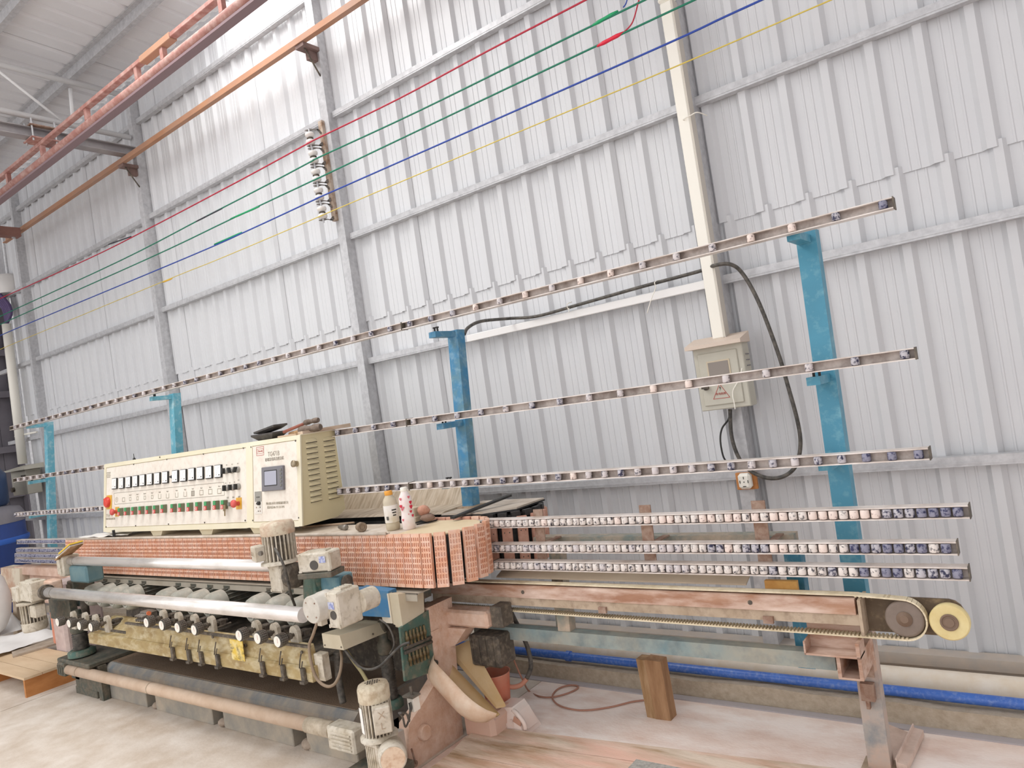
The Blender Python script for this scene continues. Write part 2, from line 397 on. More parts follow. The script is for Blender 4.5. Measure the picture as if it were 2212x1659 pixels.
b = MB(); b.box(XT-.05, XT+.05, -2, 3.545, 4.435, 4.443); b.box(XT-.004, XT+.004, -2, 3.545, 4.363, 4.435); b.box(XT-.05, XT+.05, -2, 3.545, 4.355, 4.363)
put(b, 'tie_beam', mat('grey_beam_paint', '8f8b8e', .6, dirt='a7a2a2', amt=.5, scale=6, hard=.4), rf)
# translucent sheet over the bay nearer the viewer: daylight
m_trans = mat('translucent_sheet', 'ffffff', .4)
_t = m_trans.node_tree; _b = _t.nodes['Principled BSDF']
_tr = _t.nodes.new('ShaderNodeBsdfTransparent'); _mx = _t.nodes.new('ShaderNodeMixShader'); _mx.inputs[0].default_value = .12
_t.links.new(_tr.outputs[0], _mx.inputs[1]); _t.links.new(_b.outputs[0], _mx.inputs[2]); _t.links.new(_mx.outputs[0], _t.nodes['Material Output'].inputs[0])
rmt = rm.copy(); rmt.materials.clear(); rmt.materials.append(m_trans)
for k in range(2): inst(rmt, 'skylight_sheet', rf, (XSK+.8*k, 0, (k % 2)*.003))

for k in range(8): inst(rm, 'roof_sheet', rf, (XSK+1.6+.8*k, 0, (k % 2)*.003))  # unseen roof added so light falls mainly from the skylight side
wr = structure('light_block_wall_right')  # unseen side wall, put in to block light from the right
for k in range(9):
    b = MB(); y = -3.3+.8*k; b.box(3.2, 3.21, y, y+.8, 0, 5.4); b.box(3.17, 3.2, y+.37, y+.43, 0, 5.4); b.box(3.17, 3.2, y+.77, y+.8, 0, 5.4); put(b, 'metal_sheet', m_sheet, wr)
# ---- the hall beyond the gap on the left
wl = structure('wall_left')
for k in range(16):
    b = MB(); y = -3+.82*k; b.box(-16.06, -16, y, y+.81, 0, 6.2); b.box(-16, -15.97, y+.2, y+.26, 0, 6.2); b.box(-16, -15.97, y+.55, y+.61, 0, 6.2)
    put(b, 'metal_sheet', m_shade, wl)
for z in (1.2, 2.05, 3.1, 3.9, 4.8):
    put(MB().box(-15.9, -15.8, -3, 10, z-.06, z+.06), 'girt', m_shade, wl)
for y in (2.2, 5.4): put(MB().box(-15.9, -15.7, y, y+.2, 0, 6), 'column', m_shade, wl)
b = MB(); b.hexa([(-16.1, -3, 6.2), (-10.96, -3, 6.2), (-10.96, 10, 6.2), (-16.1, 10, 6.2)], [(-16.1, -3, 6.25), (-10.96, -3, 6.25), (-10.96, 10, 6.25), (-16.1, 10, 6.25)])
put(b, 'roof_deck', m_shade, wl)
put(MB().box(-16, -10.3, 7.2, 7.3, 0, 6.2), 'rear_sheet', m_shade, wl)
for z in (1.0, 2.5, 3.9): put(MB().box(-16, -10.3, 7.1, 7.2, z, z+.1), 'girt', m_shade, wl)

# ---- gutter curb along the wall, with the two pipes
kb = MB()
n = 60; pts = []
top = []
for i in range(n+1):
    x = -9+10.2*i/n
    h = .082+random.uniform(-.006, .006)
    top.append((x, h, 3.132+random.uniform(-.004, .004)))
for i in range(n):
    x0, h0, y0 = top[i]; x1, h1, y1 = top[i+1]
    kb.poly([(x0, y0, -.01), (x1, y1, -.01), (x1, y1+.004, h1), (x0, y0+.004, h0)])
    kb.poly([(x0, y0+.004, h0), (x1, y1+.004, h1), (x1, 3.27, h1-.01), (x0, 3.27, h0-.01)])
    kb.poly([(x0, 3.27, h0-.01), (x1, 3.27, h1-.01), (x1, 3.27, -.01), (x0, 3.27, -.01)])
tag(put(kb, 'trim_1', m_curb), kind='structure')
m_strip = mat('grey_edge_strip', 'b3adb0', .6)
tag(put(MB().box(-9, 1.2, 3.09, 3.131, -.003, .006), 'trim_2', m_strip), kind='structure')
q0 = P(1446, 1455, Y=3.2); q1 = P(2212, 1534, Y=3.2)
r_ = .021
d = (q1-q0).normalized()
b = MB().tube([(x, 3.2, .087+.019) for x in (-4.4, -2, 0, 1.2)], r_, 16)
bp = put(b, 'water_pipe', m_blue, label='long blue water pipe lying on the concrete curb along the wall', cat='pipe')
put(MB().cyl((-2.28, 3.2, .106), (-2.255, 3.2, .106), r_+.006, n=16), 'pipe_clip', m_blue, bp)
tag(put(MB().tube([(x, 3.40, .062) for x in (-4.4, -2, 0, 1.2)], .062, 20), 'drain_pipe', m_pvc), 'thick cream drain pipe lying between blue pipe and wall foot', 'pipe')

# ================================================================= HIGH STEELWORK
# crane runway: orange channel on brackets, red hanging rail
rb = thing('runway_beam', (-3.945, 3.47, 4.28), 'long orange brown runway beam bracketed to wall columns high up', 'beam')
b = MB(); b.box(-9.6, .8, 3.425, 3.432, 4.262, 4.335); b.box(-9.6, .8, 3.39, 3.425, 4.262, 4.270); b.box(-9.6, .8, 3.432, 3.47, 4.327, 4.335)
put(b, 'channel', m_orange, rb)
for x in (-3.945, -6.66):
    b = MB(); b.box(x-.04, x+.05, 3.40, 3.545, 4.235, 4.2625); b.box(x-.02, x+.02, 3.47, 3.545, 4.17, 4.235)
    k = put(b, 'bracket', mat('dark_brown_steel', '6f5a54', .7, dirt='8a716a', amt=.5, scale=12, hard=.3), rb)
    put(MB().tube([(x+.02, 3.43, 4.24), (x+.02, 3.545, 4.06)], .006, 6), 'brace', m_dark, k)
yr = 2.75
zt = P(324, 165, Y=yr).z; zu = P(322, 123, Y=yr).z
xa, xb = -9.6, -1.4
rr = thing('hanging_rail', (-6.66, yr, zt), 'pale red twin crane rail hanging below roof at upper left', 'crane rail')
put(MB().tube([(xa, yr, zt), (xb, yr, zt)], .036, 14), 'lower_tube', m_red, rr)
put(MB().box(xa, -4.86, yr-.03, yr+.02, zu-.012, zu+.02, .003), 'upper_bar', m_red, rr)
put(MB().box(-4.86, -4.44, yr-.034, yr+.024, zu-.022, zu+.026, .003), 'joint_bar', m_orange, rr)
put(MB().box(-4.44, xb, yr-.03, yr+.02, zu-.012, zu+.02, .003), 'upper_bar', m_red, rr)
for px_ in (95, 20, 192, 302, 358, 486):
    xx = P(px_, 165+(324-px_)*.73, Y=yr).x
    put(MB().box(xx-.02, xx+.02, yr-.022, yr+.012, zt+.03, zu-.012), 'spacer_post', m_red, rr)
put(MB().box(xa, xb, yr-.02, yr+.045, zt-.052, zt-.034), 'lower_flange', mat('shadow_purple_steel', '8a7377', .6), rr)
hc = thing('beam_clamp', (XT, yr, 4.35), 'bolted clamp plate hanging red rail from grey tie beam', 'clamp')
b = MB(); b.box(XT-.09, XT+.09, yr-.11, yr+.11, 4.446, 4.456); put(b, 'top_plate', m_rust, hc)
b = MB(); b.box(XT-.09, XT+.09, yr-.11, yr+.11, zu+.021, zu+.031); put(b, 'bottom_plate', m_red, hc)
for dx in (-.07, .07):
    for dy in (-.09, .09):
        bo = put(MB().cyl((XT+dx, yr+dy, zu+.0), (XT+dx, yr+dy, 4.51), .008, n=8), 'threaded_rod', m_galv, hc)
        put(MB().cyl((XT+dx, yr+dy, 4.457), (XT+dx, yr+dy, 4.472), .016, n=6), 'nut', m_galv, bo)
q = P(28, 503, Y=3.3)
b = MB().box(q.x-.06, q.x+.06, 2.2, 3.36, q.z-.05, q.z+.05, .004)
ec = put(b, 'end_carriage', mat('brown_crane_steel', '8f675c', .6, dirt='7b564d', amt=.5, scale=5, hard=.4), label='short brown crane end carriage on orange runway beam at far left', cat='beam')
put(MB().cyl((q.x, 3.3, q.z-.062), (q.x, 3.3, q.z-.05), .02, n=8), 'bolt', m_galv, ec)

# ---- insulator rack on the middle column, five coloured wires
YI = 3.44
ir = thing('insulator_rack', (-3.95, 3.52, 3.3), 'vertical rack of five white porcelain insulators on middle wall column', 'insulator rack')
a = P(694, 277, Y=3.53); c = P(722, 478, Y=3.53)
b = MB(); b.box(-3.995, -3.955, 3.518, 3.5445, c.z, a.z+.05); put(b, 'mounting_bar', mat('stained_bar', 'c9b9a9', .5, .2, dirt='8b6a4f', amt=.45, scale=14, hard=.3), ir)
IZ = []
for (x, y) in ((670, 299), (677, 339), (683, 379), (689, 419), (696, 459)):
    q = P(x, y, Y=YI); IZ.append(q)
    z = q.z; xx = q.x
    for s in (1, -1):
        b = MB(); zz = z+s*.058
        pts = [(xx-.02, YI-.01, zz), (xx+.01, YI+.02, zz+.006), (-3.97, YI+.05, zz-.002), (-3.972, 3.519, zz-.025*s)]
        for p0, p1 in zip(pts, pts[1:]):
            p0 = Vector(p0); p1 = Vector(p1); b.hexa([p0+Vector((0, -.016, 0)), p0+Vector((0, .016, 0)), p1+Vector((0, .012, 0)), p1+Vector((0, -.012, 0))],
                [p0+Vector((0, -.012, .007)), p0+Vector((0, .012, .007)), p1+Vector((0, .012, .007)), p1+Vector((0, -.012, .007))])
        put(b, 'clevis_arm', m_hoop, ir)
    b = MB(); b.lathe((xx, YI, z-.045), UZ, [(.014, 0), (.030, .006), (.034, .016), (.031, .030), (.016, .037), (.013, .045), (.016, .053), (.031, .060), (.034, .074), (.030, .084), (.014, .09)], 16)
    s_ = put(b, 'insulator', m_porc, ir)
    put(MB().cyl((xx, YI, z-.075), (xx, YI, z+.075), .007, n=8), 'pin', m_galv, s_)
    put(MB().tube([(xx+.02*math.cos(t), YI+.02*math.sin(t), z) for t in [k*math.pi/5 for k in range(11)]], .005, 6), 'wire_tie', m_dark, s_)
def wire(name, pts, r, m, label, sleeves=(), cat='wire'):
    ps = spline([P(x, y, Y=YI-.034) for x, y in pts], 5)
    o = put(MB().tube(ps, r, 8), name, m, label=label, cat=cat, org=ps[len(ps)//2])
    for (a_, b_, rr_, mm) in sleeves:
        qs = [P(*a_, Y=YI-.034), P(*b_, Y=YI-.034)]; mid = (qs[0]+qs[1])/2
        put(MB().tube([qs[0], qs[0].lerp(qs[1], .25), mid, qs[0].lerp(qs[1], .75), qs[1]], rr_, 8, rad=[r*1.05, rr_, rr_*.9, rr_, r*1.05]), 'tape_sleeve', mm, o)
    return o
mw = lambda n, c: mat(n, c, .45)
m_wr, m_wg, m_wb, m_wy = mw('wire_red', 'b8283f'), mw('wire_green', '157a5e'), mw('wire_blue', '2a4aa5'), mw('wire_yellow', 'd6bf58')
m_tg = mw('green_tape', '18a066'); m_tr = mw('red_tape', 'e0213f'); m_tk = mw('dark_tape', '343640')
wire('power_wire', [(-30, 660), (0, 645), (189, 560), (319, 495), (520, 389), (663, 311), (690, 297), (860, 214), (1050, 112), (1265, 0), (1300, -20)], .0055, m_wr, 'red power wire, topmost of the five wires along the wall', [((235, 528), (283, 511), .0065, m_tk)])
wire('power_wire', [(-20, 694), (20, 674), (260, 563), (440, 470), (572, 402), (670, 350), (693, 338), (900, 242), (1215, 87), (1393, 0), (1430, -20)], .0055, m_wg, 'upper green power wire with green tape splice near its right end', [((1280, 55), (1335, 24), .010, m_tg), ((425, 478), (480, 450), .0065, m_tk)])
wire('power_wire', [(-20, 712), (20, 692), (317, 560), (500, 473), (674, 391), (700, 379), (960, 255), (1287, 100), (1440, 28), (1500, 0), (1540, -20)], .0055, m_wg, 'lower green power wire carrying a bright red taped splice', [((1290, 100), (1347, 70), .011, m_tr), ((498, 473), (560, 446), .008, m_tg)])
wire('power_wire', [(-20, 735), (30, 712), (395, 560), (540, 496), (682, 430), (704, 420), (1071, 258), (1440, 95), (1560, 39), (1645, 0), (1690, -22)], .0055, m_wb, 'blue power wire, fourth of the five wires along the wall', [((463, 528), (522, 502), .0065, m_tg)])
wire('power_wire', [(-20, 764), (30, 742), (355, 607), (472, 560), (687, 469), (710, 459), (1080, 302), (1440, 152), (1795, 0), (1840, -20)], .0036, m_wy, 'thin yellow earth wire, lowest of the five wires along the wall', [((352, 610), (372, 602), .006, m_yellowp)])
wire('branch_wire', [(1345, 72), (1362, 55), (1370, 38), (1378, 8), (1384, -15)], .0038, m_wr, 'short red branch wire rising from the red taped splice', cat='wire')
wire('branch_wire', [(1346, 16), (1352, 8), (1357, -10)], .0034, m_wb, 'short dark blue branch wire stub beside green taped splice', cat='wire')

# ---- white trunking, switch box, cable, socket
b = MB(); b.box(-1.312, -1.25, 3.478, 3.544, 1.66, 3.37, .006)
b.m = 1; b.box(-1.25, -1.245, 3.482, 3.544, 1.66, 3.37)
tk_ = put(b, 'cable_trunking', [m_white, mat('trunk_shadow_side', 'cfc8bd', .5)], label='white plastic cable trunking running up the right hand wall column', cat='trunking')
put(MB().box(-1.318, -1.243, 3.472, 3.544, 3.37, 3.40, .01), 'end_cap', m_white, tk_)
q = P(1493, 250, Y=3.475)
tie = put(MB().tube(spline([(q.x-.05, 3.54, q.z-.012), (q.x-.04, 3.47, q.z-.006), (q.x, 3.468, q.z), (q.x+.035, 3.47, q.z+.003), (q.x+.06, 3.53, q.z-.008)], 4), .0028, 6), 'cable_tie', m_white, label='white cable tie strapped round the tall cable trunking', cat='cable tie')
YB = 3.45
bx = thing('switch_box', (-1.3, 3.5, 1.31), 'grey steel electrical switch box with warning triangle on wall column', 'electrical box')
a = P(1497, 750, Y=YB); c = P(1613, 880, Y=YB)
x0, x1, z0, z1 = -1.412, -1.163, 1.314, 1.628
b = MB(); b.box(x0, x1, YB, 3.544, z0, z1, .004); put(b, 'case', m_box, bx)
b = MB(); b.hexa([(x0-.022, YB-.045, z1-.004), (x1+.012, YB-.045, z1-.004), (x1+.012, 3.544, z1-.004), (x0-.022, 3.544, z1-.004)],
                 [(x0-.022, YB-.045, z1+.014), (x1+.012, YB-.045, z1+.014), (x1+.012, 3.544, z1+.05), (x0-.022, 3.544, z1+.05)])
put(b, 'rain_hood', m_boxtop, bx)
dr = put(MB().box(x0+.022, x1-.028, YB-.008, YB-.0005, z0+.024, z1-.03, .003), 'door', m_box, bx)
zc = z1-.10
b = MB(); b.box(x0+.065, x1-.068, YB-.0115, YB-.0081, zc-.05, zc+.028); put(b, 'window_frame', mat('tan_window_frame', 'cdbfa6', .5), dr)
put(MB().box(x0+.072, x1-.075, YB-.0128, YB-.0116, zc-.044, zc+.021), 'window', mat('dull_window', '8f867e', .3), dr)
hd = MB(); q = P(1524, 838, Y=YB-.02); hd.cyl((q.x, YB-.008, q.z), (q.x, YB-.02, q.z), .013, n=14); hd.box(q.x-.018, q.x+.018, YB-.03, YB-.02, q.z-.005, q.z+.005)
put(hd, 'latch', m_dark, dr)
tc_ = P(1557, 848, Y=YB-.009); R3 = []
def tri(s): return [Vector((tc_.x+s*math.sin(a_), YB-.0088, tc_.z-.004+s*math.cos(a_))) for a_ in (0, 2*math.pi/3, 4*math.pi/3)]
b = MB(); to, ti = tri(.050), tri(.045)
for i in range(3):
    j = (i+1) % 3; b.hexa([to[i], to[j], ti[j], ti[i]], [p+Vector((0, -.0008, 0)) for p in (to[i], to[j], ti[j], ti[i])])
put(b, 'warning_triangle', m_inkred, dr)
FA = (UX, UZ, -UY)
words('有电危险', .013, m_inkred, dr, (tc_.x, YB-.0092, tc_.z-.006), FA)
b = MB(); e = (tc_.x, YB-.0092, tc_.z+.02)
b.prism([(e[0]+.003, e[1], e[2]+.016), (e[0]-.005, e[1], e[2]+.002), (e[0]+.0005, e[1], e[2]+.002), (e[0]-.003, e[1], e[2]-.012), (e[0]+.005, e[1], e[2]+.005), (e[0], e[1], e[2]+.005)], (0, -.0006, 0))
put(b, 'lightning_mark', m_ink, dr)
b = MB()
for k in range(3): b.box(x1+.0005, x1+.004, YB+.03, YB+.075, z1-.065-.028*k, z1-.061-.028*k)
put(b, 'vent_slots', m_greyD, bx)
def cable(name, pts, r, m, label, cat='cable', k=7, n=9, group=None):
    ps = spline(pts, k); return put(MB().tube(ps, r, n), name, m, label=label, cat=cat, group=group, org=ps[0])
def W3(lst, Y): return [P(x, y, Y=Y) for x, y in lst]
cable('supply_cable', [P(1003, 722, Y=3.02), P(1012, 707, Y=3.1), P(1040, 694, Y=3.25)] + W3([(1100, 688), (1160, 683), (1250, 658), (1380, 621), (1470, 597), (1520, 583)], 3.555)
      + [P(1545, 573, Y=3.46), P(1578, 571, Y=3.46), P(1605, 592, Y=3.5)] + W3([(1640, 655), (1680, 760), (1704, 840), (1724, 915), (1729, 965), (1718, 1008), (1690, 1030), (1655, 1032), (1618, 1015), (1594, 985), (1580, 940), (1577, 884)], 3.5), .0095, m_black2,
      'thick black supply cable looping from blue post round to switch box')
cable('thin_cable', W3([(1576, 884), (1574, 905), (1560, 925), (1556, 950), (1562, 985), (1572, 1000)], 3.51), .0045, m_black, 'thin black cable hanging below the switch box')
cable('twine', W3([(1603, 795), (1598, 815), (1592, 828), (1584, 842), (1583, 855), (1586, 870), (1588, 884)], 3.43), .0028, m_white, 'frayed white twine hanging in front of the switch box', 'string')
for (pt, en, lb) in (((1415, 610), (1398, 676), 'white cable tie with long tail on girt, nearest the switch box'), ((1226, 657), (1229, 675), 'short white cable tie on girt left of the long tailed tie')):
    a = P(*pt, Y=3.54); e = P(*en, Y=3.54)
    put(MB().tube(spline([(a.x+.006, 3.58, a.z+.012), (a.x, 3.535, a.z), (a.x-.002, 3.54, a.z-.03), tuple((a+e)/2+Vector((.004, 0, 0))), tuple(e)], 4), .0024, 6), 'cable_tie', m_white, label=lb, cat='cable tie')
sk = thing('wall_socket', (-1.27, 3.53, .93), 'white three phase wall socket on orange wooden backing plate', 'socket')
a = P(1588, 1022, Y=3.53); c = P(1638, 1056, Y=3.53)
put(MB().box(a.x, c.x, 3.526, 3.5445, c.z, a.z, .002), 'backing_plate', m_wood3, sk)
a2 = P(1592, 1024, Y=3.49); c2 = P(1622, 1056, Y=3.49)
sb = put(MB().box(a2.x, c2.x+.006, 3.482, 3.526, c2.z, a2.z, .012), 'socket_body', m_white, sk)
cx, cz = (a2.x+c2.x)/2+.003, (a2.z+c2.z)/2
b = MB(); b.box(cx-.002, cx+.002, 3.4805, 3.4818, cz+.012, cz+.024); b.box(cx-.022, cx-.018, 3.4805, 3.4818, cz-.008, cz+.006); b.box(cx+.018, cx+.022, 3.4805, 3.4818, cz-.008, cz+.006)
b.box(cx-.008, cx+.008, 3.4805, 3.4818, cz-.026, cz-.022); b.cyl((cx, 3.4818, cz-.002), (cx, 3.4803, cz-.002), .003, n=8)
put(b, 'pin_slots', m_ink, sb)
# ================================================================= GLASS RACK: leaning posts, roller rails
def post(xl, ztop, m, label, arms, w=.07, zb=0.):
    x1 = xl+w
    t = thing('rack_post', LV(xl+w/2, .215, 0), label, 'post', 'leaning blue rack posts')
    b = MB(); b.lean(xl, x1, .19, .25, zb if (zb or w < .072) else .52, ztop); put(b, 'upright', m, t)
    if not zb and w > .072:
        b = MB(); b.lean(xl, x1, .19, .25, 0, .52); put(b, 'worn_foot', mat('worn_post_foot', 'b3aba4', .75, dirt='c9a995', amt=.5, scale=5, hard=.25, dirt2='7d868b', amt2=.35, scale2=9), t)
    for z in arms:
        b = MB(); b.lean(xl+.008, xl+.055, .035, .19, z-.03, z+.0); a_ = put(b, 'arm', m, t)
        b = MB(); c = LV(xl+.03, .06, z); b.cyl(c, c+Vector((0, 0, .02)), .005, n=8); b.cyl(c+Vector((.02, 0, 0)), c+Vector((.02, 0, .02)), .005, n=8)
        b.cyl(c+Vector((0, 0, .018)), c+Vector((0, 0, .024)), .009, n=8); b.cyl(c+Vector((.02, 0, .018)), c+Vector((.02, 0, .024)), .009, n=8)
        tag(put(b, 'clamp_screws', m_black, a_), kind='stuff')
    b = MB(); b.obox(LV(xl+w/2, .22, zb-.005 if zb else .005), (.06, .05, .005)); put(b, 'foot_plate', m_tan, t)
    return t
m_tealR = mat('bright_teal_paint', '4a92ac', .45, dirt='41859f', amt=.45, scale=6, hard=.4, dirt2='86b9c6', amt2=.15, scale2=24)
m_tealM = mat('worn_teal_paint', '3d83ad', .5, dirt='6f8f90', amt=.4, scale=8, hard=.3, dirt2='8fb1c2', amt2=.25, scale2=20)
pR = post(-.715, 1.985, m_tealR, 'rightmost bright teal rack post standing behind the belt pulley', (1.965, 1.43, 1.125), .074)
pM = post(-2.545, 1.93, m_tealM, 'worn blue rack post behind the beverage bottles', (1.925, 1.45, 1.15), zb=1.002)
xl3 = PL(365, 870, .19).x; z3 = PL(365, 852, .19).z
pL3 = post(xl3, z3, m_tealL, 'pale teal rack post rising behind the control cabinet', (z3-.01, 1.45, 1.13), zb=1.075)
xl4 = PL(95, 930, .19).x; z4 = PL(97, 913, .19).z
pL4 = post(xl4, z4, m_tealL, 'leftmost pale teal rack post left of the control cabinet', (z4-.01, 1.45, 1.13))
m_clay = m_rust
b = MB(); b.lean(-.705, -.652, .186, .19, .33, .60); put(b, 'rusty_plate', m_rust, pR)
b = MB(); b.lean(-.70, -.655, .16, .186, .255, .315); b.lean(-.688, -.676, .165, .185, .225, .255); put(b, 'hook_block', m_rust, pR)

def roller_mesh(r, h, m, n=12):
    b = MB(); b.lathe((0, 0, -h/2), UZ, [(r*.86, 0), (r, h*.1), (r, h*.9), (r*.86, h)], n); return b.mesh('roller', m)
ROLL = {}
def roller(r, h, k):
    key = (r, h, k)
    if key not in ROLL: ROLL[key] = roller_mesh(r, h, m_roll[k])
    return ROLL[key]
TILT = (-math.atan(T), 0, 0)
def rail(x0, x1, z, sp, label, r=.0142, h=.027, pick=None, off=0., ends=True, stuff=None, group=None, hh=.019, brk=None, slope=0.):
    z_right = z
    def zx(x): return z_right + (slope*(x1-max(x, brk)) if brk is not None else 0.)
    def seg(b, a, c, o0, o1, d0, d1):
        za, zc = zx(a+.01), zx(c-.005)
        b.hexa([LV(a, o0, za+d0), LV(c, o0, zc+d0), LV(c, o1, zc+d0), LV(a, o1, za+d0)], [LV(a, o0, za+d1), LV(c, o0, zc+d1), LV(c, o1, zc+d1), LV(a, o1, za+d1)])
    t = thing('roller_rail', LV((x0+x1)/2, off+.03, z-hh), label, 'roller rail', group)
    segs = [(x0, x1)] if brk is None else [(x0, brk-.004), (brk+.004, x1)]
    for a, c in segs:
        b = MB(); seg(b, a, c, off+.012, off+.03, -hh, hh); seg(b, a, c, off-.016, off+.012, hh-.004, hh); seg(b, a, c, off-.016, off+.012, -hh, -hh+.004)
        b.m = 1; seg(b, a, c, off+.0112, off+.0119, -hh+.004, hh-.004)
        put(b, 'channel', [m_alu, m_aluD], t)
        if ends:
            for e in (a-.003, c):
                ze = zx(e); b = MB(); b.lean(e, e+.003, off-.017, off+.03, ze-hh-.002, ze+hh+.002); put(b, 'end_plate', m_dark, t)
    n = int((x1-x0-.03)/sp)
    acc = MB() if stuff else None
    for i in range(n+1):
        x = x1-.03-i*sp
        if brk is not None and abs(x-brk) < .02: continue
        if stuff and x < stuff:
            p = LV(x, off-.008, z); acc.lathe(p-LU*(h/2), LU, [(r*.9, 0), (r, h*.12), (r, h*.88), (r*.9, h)], 8); continue
        k = pick(x) if pick else 0
        inst(roller(r, h, k), 'roller', t, LV(x, off-.008, zx(x)), TILT)
    if stuff and acc.v: put(acc, 'far_rollers', m_roll[3] if pick and pick(x0) == 3 else m_roll[4], t, kind='stuff')
    return t
def mixp(x, a=-1.05):
    u = random.random()
    if x > -.62: return 3 if u < .6 else 2 if u < .85 else 0
    if x > -1.2: return 2 if u < .25 else 1 if u < .45 else 0
    return 4 if u < .3 else 0
def pinkp(x):
    u = random.random()
    if x > -.52: return 3 if u < .75 else 2
    if x > -1.3: return 1 if u < .6 else 0
    return 0 if u < .7 else 1
def tallp(x):
    u = random.random()
    if x > -.6: return 3 if u < .6 else 2
    if x < -2.6: return 2 if u < .35 else 4
    return 1 if u < .15 else 4 if u < .55 else 2
z1 = (PL(1930, 430, 0).z+PL(1930, 448, 0).z)/2
zt1 = 1.967
rail(PL(25, 925, 0).x, PL(1930, 440, 0).x, 1.971, .150, 'topmost long aluminium roller rail held high by the blue posts', pick=tallp, brk=-2.68, slope=.0068)
rail(PL(33, 1040, 0).x, PL(1977, 762, 0).x, 1.463, .152, 'second roller rail from the top, passing before the switch box', pick=tallp, brk=-2.70, slope=.0072)
rail(PL(36, 1112, 0).x, PL(2008, 981, 0).x, 1.136, .0785, 'third roller rail from the top, just above the wall socket', pick=tallp, brk=-2.72, slope=.0062)
rail(-2.235, PL(2095, 1111, 0).x, (PL(2095, 1111, 0).z+PL(1050, 1126, 0).z)/2, .034, 'upper of three dense roller rails right of the pad track, pink tinged rollers', r=.0148, h=.028, pick=pinkp, hh=.0205)
rail(-2.215, PL(2069, 1190, 0).x, (PL(2069, 1190, 0).z+PL(1070, 1178, 0).z)/2, .034, 'middle of three dense roller rails right of the pad track', r=.0148, h=.028, pick=mixp, hh=.0205)
rail(-2.20, PL(2093, 1239, 0).x, (PL(2093, 1239, 0).z+PL(1075, 1219, 0).z)/2, .034, 'lowest of three dense roller rails right of the pad track', r=.0148, h=.028, pick=mixp, hh=.0205)
b = MB(); 
for (x_, y_, x2, lb) in ((40, 1170, 131, 'uppermost of four dense roller rails at the far left, violet rollers'), (39, 1188, 131, 'second of four dense roller rails at the far left'), (36, 1199, 131, 'third of four dense roller rails at the far left'), (36, 1210, 131, 'lowest of four dense roller rails at the far left')):
    q = PL(x_, y_, 0); rail(q.x, -6.05, q.z, .034, lb, r=.0148, h=.026, pick=lambda x: 3, stuff=-5, hh=.019)
# bracket at the start of the upper dense rail
b = MB(); b.lean(-2.262, -2.20, -.026, -.018, .925, .972); tag(put(b, 'rail_bracket', m_alu), 'small white chipped end bracket where upper dense rail starts', 'bracket')

# ---- supporting frame of the outfeed side: flat hangers, teal frame
fr = thing('roller_stand', LV(-1.5, .2, 0), 'dark teal frame with rusty flat hangers behind the dense roller rails', 'frame')
a = PL(1160, 1166, .16); c = PL(1720, 1166, .16)
zf = (a.z+c.z)/2
b = MB(); b.lean(a.x, c.x, .13, .19, zf-.012, zf+.022); put(b, 'top_bar', m_tealD, fr)
zl0 = .335
for x_, m_ in ((1205, m_tealD), (1716, m_teal)):
    x = PL(x_, 1200, .16).x
    b = MB(); b.lean(x-.032, x+.03, .135, .19, .36 if x_ > 1500 else .36, zf-.012); put(b, 'upright', m_, fr)
for x_ in (1172, 1404, 1650):
    x = PL(x_, 1160, .05).x
    b = MB(); b.lean(x-.026, x+.026, .031, .037, .745, 1.0); h_ = put(b, 'flat_hanger', m_rust, fr)
    b = MB(); b.lean(x+.022, x+.05, .037, .13, zf+.022, zf+.028); put(b, 'rusty_lug', m_rust, h_)
# ---- outfeed beam, belt and pulleys
ob = thing('outfeed_conveyor', LV(-1.5, 0, .5), 'rusty dust covered belt conveyor beam on right, running to two round pulleys', 'conveyor')
b = MB(); b.lean(-2.62, -.632, -.035, .05, .620, .672); put(b, 'beam', m_beam, ob)
b = MB(); b.lean(-2.6, -.622, -.03, -.026, .584, .620); b.lean(-2.6, -.622, -.026, .05, .584, .588); put(b, 'lower_angle', m_tan, ob)
for x in (-1.62, -.93):
    b = MB(); b.lean(x-.018, x+.018, -.043, -.03, .576, .600); put(b, 'clip', m_rust, ob)
for x in (-2.03, -.99):
    b = MB(); b.cyl(LV(x, -.0375, .646), LV(x, -.034, .646), .0085, n=12); put(b, 'hole_plug', m_dark, ob)
b = MB(); b.lean(-.622, -.612, -.045, .06, .555, .672); put(b, 'end_plate', m_tan, ob)
b = MB(); b.hexa([LV(-2.25, .055, .680), LV(-1.03, .055, .680), LV(-1.03, .13, .708), LV(-2.25, .13, .708)], [LV(-2.25, .055, .686), LV(-1.03, .055, .686), LV(-1.03, .13, .714), LV(-2.25, .13, .714)]); put(b, 'back_board', mat('tan_board', 'd9c9b2', .75, dirt='c6b299', amt=.5, scale=5, hard=.5), ob)
# pulleys on their plate
C1 = PL(1955, 1336, -.005); C2 = PL(2052, 1342, -.005); Rr = .061
b = MB(); pts = []
zc = C2.z; 
for k in range(9):
    t_ = -math.pi/2+math.pi*k/8; pts.append(LV(C2.x+.045*math.cos(t_), .028, zc+.058*math.sin(t_)))
pts += [LV(-.632, .028, C1.z+.06), LV(-.632, .028, C1.z-.058)]
b.prism(pts, -LN*.012); put(b, 'pulley_plate', mat('dark_brown_plate', '6b5a48', .7, dirt='574735', amt=.5, scale=12, hard=.3, dirt2='9c8666', amt2=.25, scale2=30), ob)
b = MB(); b.lathe(C1-LN*.03, LN, [(Rr-.004, 0), (Rr-.002, .02), (Rr-.002, .036), (Rr-.006, .040), (.050, .0405)], 36); pu = put(b, 'belt_pulley', mat('brown_pulley', '83756b', .6, dirt='74665b', amt=.5, scale=20, hard=.4), ob)
